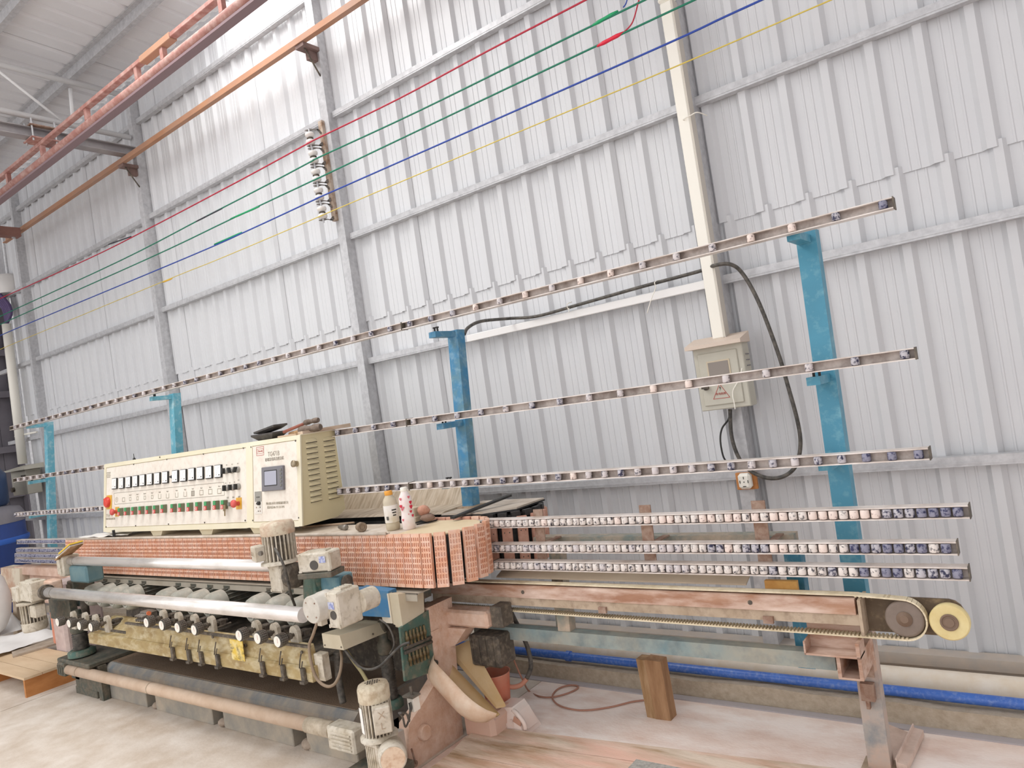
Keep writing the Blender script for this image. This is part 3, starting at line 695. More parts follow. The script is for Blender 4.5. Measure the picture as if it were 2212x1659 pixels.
b = MB(); b.lathe(C1+LN*.0105, LN, [(.024, 0), (.024, .003), (.012, .003), (.012, .005)], 20); put(b, 'hub', mat('brown_hub', '7b6656', .7), pu)
b = MB(); b.lathe(C2-LN*.02, LN, [(.050, 0), (.056, .004), (.057, .032), (.053, .036)], 36); pw = put(b, 'guide_wheel', m_yellow, ob, label='yellowed nylon guide wheel')
b = MB(); b.lathe(C2+LN*.016, LN, [(.026, 0), (.026, .004), (.020, .004), (.020, .0025), (.014, .0025), (.014, .005)], 24); put(b, 'hub', mat('brown_hub', '7b6656', .7), pw)
# toothed belt: upper run, wrap, lower run
bt = MB(); zt = .678; zb = C1.z-Rr-.001; th = .005
path = [(-2.62, zt), (C1.x-.02, zt)]
path = [(-2.62, zt), (-.64, zt)]
for k in range(15):
    t_ = math.pi/2-math.pi*k/14; path.append((C1.x+(Rr+.001)*math.cos(t_), C1.z+(Rr+.001)*math.sin(t_)))
path += [(-2.70, zb+.014)]
o0, o1 = -.022, .012
for i in range(len(path)-1):
    (xa_, za_), (xb_, zb_) = path[i], path[i+1]
    n0 = Vector((-(zb_-za_), 0, xb_-xa_)).normalized()*th; n1 = n0
    def pp(x, z, o, nn): return LV(x, o, z)+nn
    bt.hexa([pp(xa_, za_, o0, n0*0), pp(xb_, zb_, o0, n0*0), pp(xb_, zb_, o1, n0*0), pp(xa_, za_, o1, n0*0)],
            [pp(xa_, za_, o0, n0), pp(xb_, zb_, o0, n0), pp(xb_, zb_, o1, n0), pp(xa_, za_, o1, n0)])
put(bt, 'belt', m_belt, ob)
bt = MB()
L_ = C1.x+2.70
for i in range(int(2.2/.0125)):
    x = C1.x-.0125*i; z = zb+.014*(C1.x-x)/L_
    bt.lean(x-.0032, x+.0032, o0, o1, z+.0001, z+.0045)
for i in range(9):
    x = -.63+.0125*i; bt.lean(x-.0032, x+.0032, o0, o1, zt-.004, zt-.0001)
put(bt, 'belt_teeth', mat('belt_tooth_tan', 'c3b396', .7), ob, kind='stuff')
# channel bracket and hollow cross tube near the right post
a = PL(1736, 1372, -.03); c = PL(1862, 1420, -.03); z0 = c.z; z1_ = a.z
b = MB(); b.lean(a.x, c.x, .02, .026, z0, z1_+.03); b.lean(a.x, c.x, -.05, .02, z0, z0+.006); b.lean(a.x, a.x+.006, -.05, .02, z0, z0+.045); b.lean(c.x-.012, c.x, -.05, .02, z0, z0+.05)
put(b, 'channel_bracket', m_beam, ob)
b = MB(); xa_, xb_ = PL(1808, 1425, .0).x, PL(1862, 1425, .0).x; zt_ = z0-.002; zq = zt_-.085
for (u0, u1, v0, v1) in ((xa_, xa_+.012, zq, zt_), (xb_-.012, xb_, zq, zt_), (xa_+.012, xb_-.012, zt_-.014, zt_), (xa_+.012, xb_-.012, zq, zq+.006)):
    b.lean(u0, u1, -.01, .188, v0, v1)
put(b, 'hollow_tube', m_beam, ob)
# lower rail, posts between, yellow block
a = PL(976, 1349, .03); c = PL(1805, 1433, .03)
zr = PL(1400, 1380, .03).z
b = MB(); b.lean(-2.4, c.x, .03, .08, zr-.056, zr); lr = put(b, 'lower_rail', mat('dusty_teal_rail', '7d979c', .75, dirt='b5a893', amt=.48, scale=3.5, hard=.4, dirt2='5d6a6e', amt2=.25, scale2=10), ob)
b = MB(); x = PL(1222, 1330, .06).x; b.lean(x-.032, x+.032, .035, .085, zr, .584); put(b, 'strut', m_tealD, ob)
q = PL(1655, 1280, .06); q2 = PL(1722, 1260, .06)
tag(put(MB().lean(q.x, q2.x, .055, .075, .665, .700), 'wood_offcut', mat('yellow_offcut', 'd9a65c', .7, dirt='c9924a', amt=.5, scale=20, hard=.3)), 'small orange wood offcut lying on the belt conveyor beam', 'wood block')

# ================================================================= PAD TRACKS
PW, PH, PITCH = .0505, .236, .0545
def pad_mesh():
    b = MB(); w, h, d = PW/2, PH/2, .012
    # local: x across, y outward (-y is the face), z up
    b.hexa([(-w, -d+.004, -h), (w, -d+.004, -h), (w, .006, -h), (-w, .006, -h)], [(-w, -d+.004, h), (w, -d+.004, h), (w, .006, h), (-w, .006, h)])
    y = -d; nx, nz = 4, 9
    m0 = .012; cw = (2*w)/nx; chh = (2*h-2*m0)/nz
    def quad(x0, x1, z0, z1): b._f([b._v((x0, y, z0)), b._v((x1, y, z0)), b._v((x1, y, z1)), b._v((x0, y, z1))])
    quad(-w, w, -h, -h+m0); quad(-w, w, h-m0, h)
    for (s0, s1) in (((-w, -h), (w, -h)), ((w, -h), (w, h)), ((w, h), (-w, h)), ((-w, h), (-w, -h))):
        b.poly([(s0[0], y, s0[1]), (s0[0], y+.004, s0[1]), (s1[0], y+.004, s1[1]), (s1[0], y, s1[1])])
    for i in range(nx):
        for j in range(nz):
            x0, x1 = -w+cw*i, -w+cw*(i+1); z0, z1 = -h+m0+chh*j, -h+m0+chh*(j+1)
            gx, gz = cw*.2, chh*.13
            if j == 6 and i in (1, 2): gx, gz = cw*.12, chh*.22
            o = [(x0, z0), (x1, z0), (x1, z1), (x0, z1)]
            cx = cw*.22
            e = [(x0+gx+cx, z0+gz), (x1-gx-cx, z0+gz), (x1-gx, z0+gz+cx), (x1-gx, z1-gz-cx), (x1-gx-cx, z1-gz), (x0+gx+cx, z1-gz), (x0+gx, z1-gz-cx), (x0+gx, z0+gz+cx)]
            O = [b._v((p[0], y, p[1])) for p in o]; E = [b._v((p[0], y, p[1])) for p in e]
            b._f([O[0], O[1], E[1], E[0]]); b._f([O[1], E[2], E[1]]); b._f([O[1], O[2], E[3], E[2]]); b._f([O[2], E[4], E[3]])
            b._f([O[2], O[3], E[5], E[4]]); b._f([O[3], E[6], E[5]]); b._f([O[3], O[0], E[7], E[6]]); b._f([O[0], E[0], E[7]])
            F = [b._v((p[0], y+.0045, p[1])) for p in e]; b.m = 1
            for k in range(8): b._f([E[k], E[(k+1) % 8], F[(k+1) % 8], F[k]])
            b._f(F); b.m = 0
    return b.mesh('pad', [m_pad, m_padD])
PM = pad_mesh()
def plain_pad():
    b = MB(); w, h = PW/2, PH/2
    b.obox((0, -.003, 0), (w, .009, h), ch=.003)
    b.m = 1
    for zz in (.05, -.075):
        for xx in (-.012, .012): b.cyl((xx, -.0125, zz), (xx, -.0115, zz), .0032, n=8)
    return b.mesh('plain_pad', [m_padB, m_dark])
PP = plain_pad()
ft = thing('front_pad_track', LV(-4, -.18, .72), 'endless front track of salmon rubber pads wrapped round the machine', 'pad track')
ZC, XT0, OF, RAD = .868, -2.318, -.36, .18
def padrot(a): return Matrix.Rotation(-math.atan(T), 4, 'X') @ Matrix.Rotation(a, 4, 'Z')
def setpad(me, parent, x, off, ang, nm='pad'):
    # lean first, then turn about the leaning upright axis
    o = inst(me, nm, parent, LV(x, off, ZC if parent is ft else ZC-.03))
    o.rotation_euler = (Matrix((UX, -LN, LU)).transposed() @ Matrix.Rotation(ang, 3, 'Z')).to_euler()
    return o
for i in range(68):
    setpad(PM, ft, XT0-.03-PITCH*i, OF, 0)
for k in range(9):
    a = math.radians(9+20.6*k)
    setpad(PM, ft, XT0+RAD*math.sin(a), OF+RAD-RAD*math.cos(a), a)
for i in range(5): setpad(PP, ft, XT0-.04-PITCH*i, OF+2*RAD, math.pi, 'back_pad')
# chain core (dark) inside the track
b = MB(); pr = []
for k in range(13):
    a = math.pi*k/12; pr.append((XT0+(RAD-.03)*math.sin(a), OF+RAD-(RAD-.03)*math.cos(a)))
pr = [(-6.05, OF+.03)] + pr + [(-6.05, OF+2*RAD-.03)]
b.prism([LV(x, o, ZC-.105) for x, o in pr], LU*.2); put(b, 'chain_core', m_black, ft)
# bottom apron under the pads
b = MB(); b.lean(-5.75, -2.34, OF-.035, OF+.05, .728, .734); b.lean(-5.75, -2.34, OF-.035, OF-.031, .700, .734)
put(b, 'drip_apron', mat('grey_apron', 'b5aea0', .6, dirt='9d9484', amt=.5, scale=6, hard=.4), ft)
# deck plates over the track
dk = thing('machine_deck', LV(-4, -.18, .985), 'dusty metal deck plates lying on top of the front pad track', 'deck')
m_deck = mat('dusty_deck', 'cdbfae', .5, dirt='b8a793', amt=.5, scale=5, hard=.45, dirt2='e2d8cc', amt2=.35, scale2=14)
zd = .979; XP = PL(845, 1150, -.34).x
b = MB(); b.lean(-6.0, XP, OF+.009, OF+.30, zd-.012, zd-.006); b.lean(-6.0, XP, OF-.012, OF+.012, zd+.008, zd+.012)
b.tube([LV(-6.0, OF-.012, zd+.012), LV(XP, OF-.012, zd+.012)], .008, 8); put(b, 'long_plate', m_deck, dk)
b = MB(); pr = [(XP-.03, OF+.012)]
for k in range(17):
    a = math.pi*k/16; pr.append((XT0-.02+(RAD-.015)*math.sin(a), OF+RAD-(RAD-.015)*math.cos(a)))
pr.append((XP-.03, OF+2*RAD-.012))
b.prism([LV(x, o, zd-.012) for x, o in pr], LU*.006); put(b, 'round_plate', mat('cream_round_plate', 'e3d2b2', .6, dirt='d6c19c', amt=.45, scale=5, hard=.5), dk)
b = MB(); b.prism([LV(x+(.012 if x > XT0 else 0), o, zd-.022) for x, o in pr], LU*.0098); put(b, 'black_underplate', m_black, dk)
# rear track end with plain pads and its sloping cover
rt = thing('rear_pad_track', LV(-2.4, .25, .7), 'rear track of plain salmon pad plates seen behind dense roller rails', 'pad track')
RX, RO = -2.27, .05
for k in range(8):
    a = math.radians(8+24*k)
    setpad(PP, rt, RX+.18*math.sin(a), RO+.18-.18*math.cos(a), a, 'pad_plate')
for i in range(4): setpad(PP, rt, RX-.035-PITCH*i, RO, 0, 'pad_plate')
b = MB(); pr = []
for k in range(13):
    a = math.pi*k/12; pr.append((RX+.15*math.sin(a), RO+.18-.15*math.cos(a)))
pr = [(-6.0, RO+.03)] + pr + [(-6.0, RO+.33)]
b.prism([LV(x, o, ZC-.14) for x, o in pr], LU*.235); put(b, 'chain_core', m_black, rt)
for k in range(9):
    a = math.radians(4+22*k); p = LV(RX+.165*math.sin(a), RO+.18-.165*math.cos(a), .965)
    o = MB(); o.obox(p, (.022, .012, .014), (Vector((math.cos(a), math.sin(a), 0)), Vector((-math.sin(a), math.cos(a), 0)), UZ)); put(o, 'chain_lug', m_black, rt)
rc = thing('rear_cover', LV(-4, .3, 1.0), 'long dusty sloping cover over the rear track behind the bottles', 'cover')
zc0 = 1.0
sec = [(RO+.0, .99), (RO+.03, 1.0), (RO+.20, 1.005), (RO+.27, 1.10), (RO+.30, 1.115), (RO+.30, .99)]
b = MB(); b.prism([LV(-6.0, o, z) for o, z in sec], (3.43, 0, 0)); put(b, 'ridge_plate', mat('streaked_dust_plate', 'c2b09a', .75, dirt='9f8d76', amt=.5, scale=5, hard=.4, dirt2='d9ccb9', amt2=.35, scale2=9, stretch=(6, .6, 1)), rc)
b = MB(); b.prism([LV(-2.57, RO+.0, .985), LV(-2.30, RO+.0, .985), LV(-2.16, RO+.10, .985), LV(-2.16, RO+.34, .985), LV(-2.57, RO+.34, .985)], LU*.008); b.m = 1
b.prism([LV(-2.57, RO-.004, .978), LV(-2.295, RO-.004, .978), LV(-2.155, RO+.095, .978), LV(-2.155, RO+.34, .978), LV(-2.57, RO+.34, .978)], LU*.0068)
put(b, 'end_plate', [m_deck, m_black], rc)
b = MB(); b.prism([LV(-2.42, RO-.10, .985), LV(-2.39, RO-.10, .985), LV(-2.26, RO+.2, 1.03), LV(-2.29, RO+.2, 1.03)], LU*.010); put(b, 'black_strip', m_black, rc)
# ================================================================= CONTROL CABINET
CT = .14
cn = Vector((0, -1, CT)).normalized(); cu_ = Vector((0, CT, 1)).normalized()
def F(X, z, d=0.): return Vector((X, 2.40+CT*(z-1.03), z)) + cn*d
def CPt(x, y):
    r = ray(x, y); k = 2.40+CT*(CAM.z-1.03)-CAM.y; return CAM + r*(k/(r.y-CT*r.z))
def Z5(x, y): return CPt(220+x*.15371, 960+y*.15371)
def Z6(x, y): return CPt(530+x*.14468, 900+y*.14468)
CA = (UX, -cn, cu_)          # box axes: across, into the cabinet, up
TA = (UX, cu_, cn)           # lettering axes
cb = thing('control_cabinet', (-4.45, 2.5, .98), 'long cream control cabinet with rows of meters and push buttons on the machine', 'control cabinet')
b = MB(); sec = [F(0, 1.012), Vector((0, 2.64, 1.012)), Vector((0, 2.70, 1.045)), Vector((0, 2.70, 1.497)), F(0, 1.497)]
b.prism([p+Vector((-5.64, 0, 0)) for p in sec], (2.335, 0, 0)); 
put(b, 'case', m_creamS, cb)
b = MB()      # cream front frame, proud of the case
xl, xr, xm0, xm1 = -5.645, -3.300, -3.815, -3.750
for (a, c, z0, z1_) in ((xl, xl+.032, 1.01, 1.50), (xm0, xm1, 1.01, 1.50), (xr-.03, xr+.002, 1.01, 1.50), (xl+.032, xm0, 1.01, 1.042), (xl+.032, xm0, 1.474, 1.50), (xm1, xr-.03, 1.01, 1.042), (xm1, xr-.03, 1.476, 1.50)):
    b.obox(F((a+c)/2, (z0+z1_)/2, .004), ((c-a)/2, .004, (z1_-z0)/2), CA)
b.box(xl, xr+.002, 2.462, 2.702, 1.497, 1.502)
put(b, 'front_frame', m_cream, cb)
b = MB(); b.obox(F((xl+.034+xm0-.002)/2, 1.258, .003), ((xm0-xl-.036)/2, .002, .215), CA); put(b, 'instrument_panel', m_panel, cb)
b = MB(); b.obox(F((xm1+.003+xr-.033)/2, 1.259, .003), ((xr-xm1-.036)/2, .003, .216), CA); put(b, 'door_panel', m_panel, cb)
# feet
for x in (-4.92, -3.74, -4.3):
    b = MB(); b.hexa([(x-.055, 2.415, .9735), (x+.055, 2.415, .9735), (x+.055, 2.60, .9735), (x-.055, 2.60, .9735)], [(x-.085, 2.415, 1.0115), (x+.085, 2.415, 1.0115), (x+.085, 2.60, 1.0115), (x-.085, 2.60, 1.0115)])
    put(b, 'foot', m_cream, cb)
# meters
mb1 = MB(); mb1.obox((0, -.006, 0), (.037, .006, .0395), ch=.002)
mfr = mb1.mesh('meter', m_black)
mb1 = MB(); mb1.obox((0, -.0124, .001), (.0328, .0004, .0352)); mb1.m = 1; mb1.box(-.026, .0, -.0132, -.0129, -.018, -.0172)
for k in range(7):
    t_ = math.radians(200-k*18); mb1.obox((.0+.04*math.cos(t_)*.55+.012, -.0130, -.02+.042*math.sin(t_)), (.0006, .0002, .003))
mfc = mb1.mesh('meter_face', [mat('meter_white', 'f6f4f1', .35), m_inkfaint])
mb1 = MB(); mb1.cyl((.019, -.0126, -.022), (.019, -.0145, -.022), .0042, n=10); mkn = mb1.mesh('zero_screw', m_black)
CR = Matrix((UX, -cn, cu_)).transposed().to_euler()
for xz, yz in ((204, 551), (302, 543), (400, 530), (499, 516), (599, 503), (702, 490), (807, 477), (918, 463), (1057, 448), (1173, 435), (1290, 419), (1409, 405), (1533, 392), (1661, 377)):
    p = Z5(xz, yz); p = F(p.x, p.z, .005)
    m_ = inst(mfr, 'meter', cb, p, CR)
    for me, nm in ((mfc, 'meter_face'), (mkn, 'zero_screw')):
        o = bpy.data.objects.new(nm, me); COL.objects.link(o); o.parent = m_
# dual push buttons
bx1 = MB(); bx1.obox((0, -.013, 0), (.0145, .013, .027), ch=.002); bb_ = bx1.mesh('push_button', mat('olive_button_side', '76785f', .5))
bx1 = MB(); bx1.obox((0, -.028, .0135), (.0135, .002, .0128), ch=.001); bg_ = bx1.mesh('green_key', m_greenp)
bx1 = MB(); bx1.obox((0, -.029, -.0135), (.0135, .003, .0128), ch=.001); bx1.m = 1
for k in range(12):
    a, c = 2*math.pi*k/12, 2*math.pi*(k+1)/12
    bx1.poly([(.008*math.cos(a), -.0323, -.0135+.008*math.sin(a)), (.008*math.cos(c), -.0323, -.0135+.008*math.sin(c)), (.0052*math.cos(c), -.0323, -.0135+.0052*math.sin(c)), (.0052*math.cos(a), -.0323, -.0135+.0052*math.sin(a))])
br_ = bx1.mesh('red_key', [m_redp, m_white])
for xz, yz in ((303, 945), (395, 938), (496, 930), (597, 922), (700, 917), (803, 910), (912, 900), (1050, 892), (1161, 884), (1280, 876), (1400, 867), (1523, 859), (1650, 850), (1762, 842)):
    p = Z5(xz, yz); p = F(p.x, p.z, .005)
    k_ = inst(bb_, 'push_button', cb, p, CR)
    for me, nm in ((bg_, 'green_key'), (br_, 'red_key')):
        o = bpy.data.objects.new(nm, me); COL.objects.link(o); o.parent = k_
# selector switches
for xz, yz in ((1755, 372), (1838, 362), (1918, 352), (1768, 612), (1850, 602), (1928, 592)):
    p = Z5(xz+12, yz); b = MB(); b.lathe(F(p.x, p.z, .005), cn, [(.019, 0), (.019, .010), (.015, .016)], 18); s_ = put(b, 'selector_switch', mat('chrome_grey_ring', 'a5a29c', .4, .3), cb)
    b = MB(); tl = Matrix.Rotation(math.radians(random.choice((-30, 25, 0))), 3, cn); b.obox(F(p.x, p.z, .026), (.006, .014, .017), (tl @ UX, -cn, tl @ cu_), .002); put(b, 'handle', m_black, s_)
# emergency stops, main switch, key
for xz, yz in ((218, 945), (1930, 828)):
    p = Z5(xz+10, yz); b = MB(); b.obox(F(p.x, p.z, .0065), (.028, .0015, .034), CA); e_ = put(b, 'stop_button', m_yellowp, cb)
    b = MB(); b.lathe(F(p.x, p.z, .008), cn, [(.013, 0), (.013, .022), (.022, .026), (.024, .034), (.020, .042), (.010, .045)], 20); put(b, 'mushroom_head', m_redp, e_)
p = Z5(110, 812); b = MB(); b.obox(F(p.x+.01, p.z, .008), (.038, .003, .05), CA, .002); e_ = put(b, 'main_switch', m_yellowp, cb)
b = MB(); b.lathe(F(p.x, p.z, .011), cn, [(.038, 0), (.038, .014), (.032, .019)], 22); b.obox(F(p.x, p.z, .026), (.009, .007, .034), (Vector((.8, 0, .6)).normalized(), -cn, Vector((-.6, 0, .8)).normalized()), .004); put(b, 'rotary_handle', m_redsw, e_)
p = Z5(1830, 838); b = MB(); b.lathe(F(p.x, p.z, .005), cn, [(.012, 0), (.012, .02)], 14); e_ = put(b, 'key_switch', m_grey, cb)
q = Z5(1795, 900); b = MB(); b.obox(F(q.x, q.z+.005, .034), (.012, .002, .018), CA, .001); b.obox(F(q.x+.004, q.z-.022, .034), (.004, .002, .02), CA); put(b, 'key', mat('brass_key', '8d7a5a', .4, .4), e_)
p = Z5(995, 455); b = MB(); b.lathe(F(p.x, p.z, .005), cn, [(.010, 0), (.010, .006), (.004, .008), (.004, .02)], 12); put(b, 'toggle', m_black, cb)
# legend frame and numbers
b = MB(); A_, B_, C_, D_ = Z5(182, 686), Z5(1728, 530), Z5(1734, 714), Z5(190, 842)
for p, q in ((A_, B_), (B_, C_), (C_, D_), (D_, A_)):
    p = F(p.x, p.z, .0055); q = F(q.x, q.z, .0055); d = (q-p); u = d.normalized(); w = u.cross(cn)
    b.obox((p+q)/2, (d.length/2, .0012, .0003), (u, w, cn))
put(b, 'legend_frame', m_inkfaint, cb)
m_icon = mat('icon_print', 'a39a88', .6)
icons = ((1663, 588, 655, 0), (1535, 602, 664, 0), (1411, 613, 676, 0), (1291, 624, 688, 2), (1183, 636, 699, 1), (1063, 648, 711, 1), (935, 660, 723, 1), (824, 671, 730, 1), (718, 682, 738, 3), (615, 692, 748, 3), (513, 702, 756, 3), (410, 712, 766, 3), (316, 0, 775, 4))
for k, (xz, y1, y2, kind) in enumerate(icons):
    if y1:
        p = Z5(xz, y1); words('No.%d' % (k+1), .012, m_inkfaint, cb, F(p.x, p.z, .0054), TA)
    p = Z5(xz, y2); b = MB(); s = {0: (.022, .016), 1: (.019, .016), 2: (.019, .017), 3: (.014, .013), 4: (.020, .015)}[kind]; t_ = .002
    b.obox(F(p.x-s[0]+t_, p.z, .0055), (t_, .0003, s[1]), CA); b.obox(F(p.x+s[0]-t_, p.z, .0055), (t_, .0003, s[1]), CA)
    if kind != 1: b.obox(F(p.x, p.z+s[1]-t_, .0055), (s[0]-2*t_, .0003, t_), CA)
    b.obox(F(p.x, p.z-s[1]+t_, .0055), (s[0]-2*t_ if kind != 1 else s[0]*.6, .0003, t_), CA)
    if kind == 2: b.obox(F(p.x-.008, p.z, .0055), (.004, .0003, s[1]*.8), CA); b.obox(F(p.x+.008, p.z, .0055), (.004, .0003, s[1]*.8), CA)
    put(b, 'grinding_icon', m_icon if kind != 2 else m_inkfaint, cb)
p = Z5(220, 782); words('①', .045, m_icon, cb, F(p.x, p.z, .0054), TA)
p = Z5(118, 998); words('TG471B', .03, m_icon, cb, F(p.x, p.z, .0054), TA)
p = Z5(130, 1046); words('玻璃直线斜边磨边机', .017, m_icon, cb, F(p.x, p.z, .0054), TA)
p = Z5(105, 428); b = MB()
for k in range(4): b.obox(F(p.x, p.z+.016-.011*k, .0055), (.032-.004*(k % 2), .0003, .003), CA)
tag(put(b, 'faded_plate_print', m_icon, cb), kind='stuff')
for xz, yz, tx in ((1768, 290, '0 1'), (1845, 280, '0 1'), (1925, 268, '0 1'), (1757, 545, '0 1'), (1812, 540, '0 1'), (1876, 530, '0 1'), (1935, 502, '0 1'), (1782, 750, '开关'), (1862, 745, '停止'), (1940, 738, '急停')):
    p = Z5(xz, yz); words(tx, .012, m_inkfaint, cb, F(p.x, p.z, .0054), TA)
# screws
scr = MB(); scr.lathe((0, 0, 0), -UY, [(.005, 0), (.005, .003)], 8); scm = scr.mesh('screw', m_dark)
for xz, yz in ((40, 340), (460, 280), (926, 210), (1440, 134), (2002, 50), (72, 1158), (487, 1142), (950, 1120), (1459, 1097), (2028, 1068), (835, 180)):
    p = Z5(xz, yz); inst(scm, 'screw', cb, F(p.x, p.z, .005 if xz != 835 else .009), CR)
for xz, yz in ((103, 455), (765, 360), (130, 1548), (815, 1508)):
    p = Z6(xz, yz); inst(scm, 'screw', cb, F(p.x, p.z, .006), CR)
# door panel: logo, title, screen, card, address
p = Z6(235, 515); b = MB(); w, h, t_ = .036, .024, .0012
for (cx_, cz_, hw, hh_) in ((0, h, w, t_), (0, -h, w, t_), (-w, 0, t_, h), (w, 0, t_, h), (0, h*.55, w*.85, t_*.7), (0, -h*.55, w*.85, t_*.7), (-w*.85, 0, t_*.7, h*.55), (w*.85, 0, t_*.7, h*.55)):
    b.obox(F(p.x+cx_, p.z+cz_, .0065), (hw, .0003, hh_), CA)
put(b, 'logo_frame', m_inkred, cb)
words('Zhuoda', .015, m_inkred, cb, F(p.x, p.z, .0064), TA)
p = Z6(437, 556); words('TG471B', .038, m_inkfaint, cb, F(p.x, p.z, .0064), (UX*.85, cu_, cn))
p = Z6(447, 634); words('玻璃直线斜边磨边机', .022, m_inkfaint, cb, F(p.x, p.z, .0064), (UX*.9, cu_, cn))
p0, p1 = Z6(285, 752), Z6(612, 1100); xm, zm = (p0.x+p1.x)/2, (p0.z+p1.z)/2; w, h = (p1.x-p0.x)/2, .068
b = MB(); b.obox(F(xm, zm, .014), (w, .008, h), CA, .003); sc_ = put(b, 'touch_screen', m_greyD, cb)
b = MB(); b.obox(F(xm-.012, zm+.004, .0225), (w-.040, .0005, h-.024), CA); put(b, 'bezel', m_black, sc_)
b = MB(); b.obox(F(xm-.012, zm+.004, .0234), (w-.045, .0004, h-.029), CA); put(b, 'display', m_lcd, sc_)
for k in range(5):
    b = MB(); b.obox(F(xm+w-.016, zm+.044-.021*k, .0235), (.008, .0015, .007), CA, .001); put(b, 'side_key', m_grey, sc_)
p = Z6(212, 1282); b = MB(); b.obox(F(p.x, p.z, .007), (.035, .001, .064), CA); cd_ = put(b, 'inverter_card', mat('card_white', 'e2dcd2', .5), cb)
b = MB(); b.obox(F(p.x, p.z+.034, .0085), (.034, .0003, .029), CA); put(b, 'printed_table', mat('card_grey', '9a978f', .6), cd_)
words('012345', .011, m_ink, cd_, F(p.x, p.z+.03, .009), TA)
b = MB(); b.lathe(F(p.x+.012, p.z-.004, .008), cn, [(.011, 0), (.011, .012), (.007, .016)], 14); put(b, 'dial', m_black, cd_)
for i in range(3):
    for j in range(3):
        if (i, j) == (2, 0): continue
        b = MB(); b.lathe(F(p.x-.018+.018*i, p.z-.006-.021*j, .008), cn, [(.0035, 0), (.0035, .002)], 8); put(b, 'indicator', (m_dark, m_rust, m_white)[(i+j) % 3], cd_)
p = Z6(487, 1292); words('地址:佛山市卓大玻璃机械有限公司', .017, m_icon, cb, F(p.x, p.z, .0064), (UX*.8, cu_, cn))
p = Z6(470, 1352); words('联系电话:086-757-23313895', .017, m_icon, cb, F(p.x, p.z, .0064), (UX*.8, cu_, cn))
p = Z6(790, 702); b = MB(); b.lathe(F(p.x, p.z, .006), cn, [(.016, 0), (.016, .022), (.019, .022), (.019, .030), (.006, .031)], 20); put(b, 'door_lock', mat('brassy_lock', 'b3a58c', .4, .4, dirt='8f7f68', amt=.5, scale=40, hard=.3), cb)
# side louvres
XSd = -3.305
lm = MB(); n = 8; w = .040; hgt = .023; d_ = .012
outer = []
for k in range(n+1):
    t_ = math.pi*k/n; outer.append((w*math.cos(t_)*(1.0), hgt*math.sin(t_)**.6))
i0 = [lm._v((0, y, z)) for y, z in outer]; i1 = [lm._v((d_, y*.86, z*.35)) for y, z in outer]
for k in range(n): lm._f([i0[k], i0[k+1], i1[k+1], i1[k]], True)
lm._f(i1); lm.m = 1; lm.box(.0002, .0022, -w*.94, w*.94, -.0045, -.0003); lm._f([i0[0], i1[0], i1[-1], i0[-1]])  # dark strip painted in as the shade of the louvre opening
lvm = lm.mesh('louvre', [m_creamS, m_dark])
for col, (a, c) in enumerate((((988, 372), (1065, 1252)), ((1247, 345), (1330, 1205)))):
    for k in range(12):
        t_ = k/11; xz = a[0]+(c[0]-a[0])*t_; yz = a[1]+(c[1]-a[1])*t_+6
        q = P(530+xz*.14468, 900+yz*.14468, X=XSd+.002); inst(lvm, 'louvre', cb, (XSd+.0005, q.y, q.z))

# ---------------------------------------------------------------- things on the cabinet
zt = 1.5022
def trayb(b, x, y, z, w, d, h, tilt, ang):
    R_ = Matrix.Rotation(ang, 3, 'Z') @ Matrix.Rotation(tilt, 3, 'Y')
    ax = [R_ @ v for v in (UX, UY, UZ)]; c = Vector((x, y, z))
    bt = [c+ax[0]*i*w*.62+ax[1]*j*d*.62 for i, j in ((-1, -1), (1, -1), (1, 1), (-1, 1))]
    tp = [c+ax[0]*i*w+ax[1]*j*d+ax[2]*h for i, j in ((-1, -1), (1, -1), (1, 1), (-1, 1))]
    b.hexa(bt, tp); b.hexa([p for p in tp], [p+ax[2]*.010 for p in tp])
m_rub = mat('black_dusty_plastic', '3b3837', .6, dirt='57524e', amt=.45, scale=18, hard=.3)
q = P(583, 945, Y=2.54); 
b = MB(); trayb(b, q.x, 2.54, zt, .10, .055, .028, 0, .05); put(b, 'rubber_tray', m_rub, label='lower black rubber tray lying flat on the control cabinet top', cat='tray')
b = MB(); trayb(b, q.x+.005, 2.55, zt+.0445, .095, .05, .012, -.13, .05); put(b, 'rubber_tray', m_rub, label='upper black rubber tray tilted on the other black tray', cat='tray')
def hammer(name, hp, hq, r, gp, gq, gr, m, label):
    t = thing(name, hp, label, 'hammer')
    hp, hq = Vector(hp), Vector(hq); b = MB(); L_ = (hq-hp).length; b.lathe(hp, hq-hp, [(r*.8, 0), (r, L_*.1), (r, L_*.32), (r*.78, L_*.4), (r*.78, L_*.6), (r, L_*.68), (r, L_*.9), (r*.8, L_)], 10); put(b, 'head', m_steelrust, t)
    b = MB(); b.tube([gp, gq], gr, 8); put(b, 'handle', m, t)
m_steelrust = mat('rusty_hammer_steel', '7d6e62', .6, .3, dirt='5c4c42', amt=.5, scale=30, hard=.3, dirt2='9a8a7b', amt2=.3, scale2=60)
q = P(648, 934, Y=2.52); q2 = P(684, 931, Y=2.52); zz = zt+.024
hammer('sledge_hammer', (q.x, 2.52, zz), (q2.x, 2.55, zz), .022, (q.x-.16, 2.57, zt+.012), (q.x+.05, 2.535, zz), .011, m_wood4, 'heavy rusty sledge hammer lying on the cabinet top, lower of two hammers')
q = P(656, 920, Y=2.56); q2 = P(681, 916, Y=2.56); 
hammer('claw_hammer', (q.x, 2.57, zt+.062), (q2.x, 2.585, zt+.066), .016, (q.x-.17, 2.545, zt+.028), (q.x+.02, 2.572, zt+.062), .009, mat('reddish_handle', '96594a', .6), 'smaller red handled hammer resting on the heavy sledge hammer')
q = P(604, 944, Y=2.49)
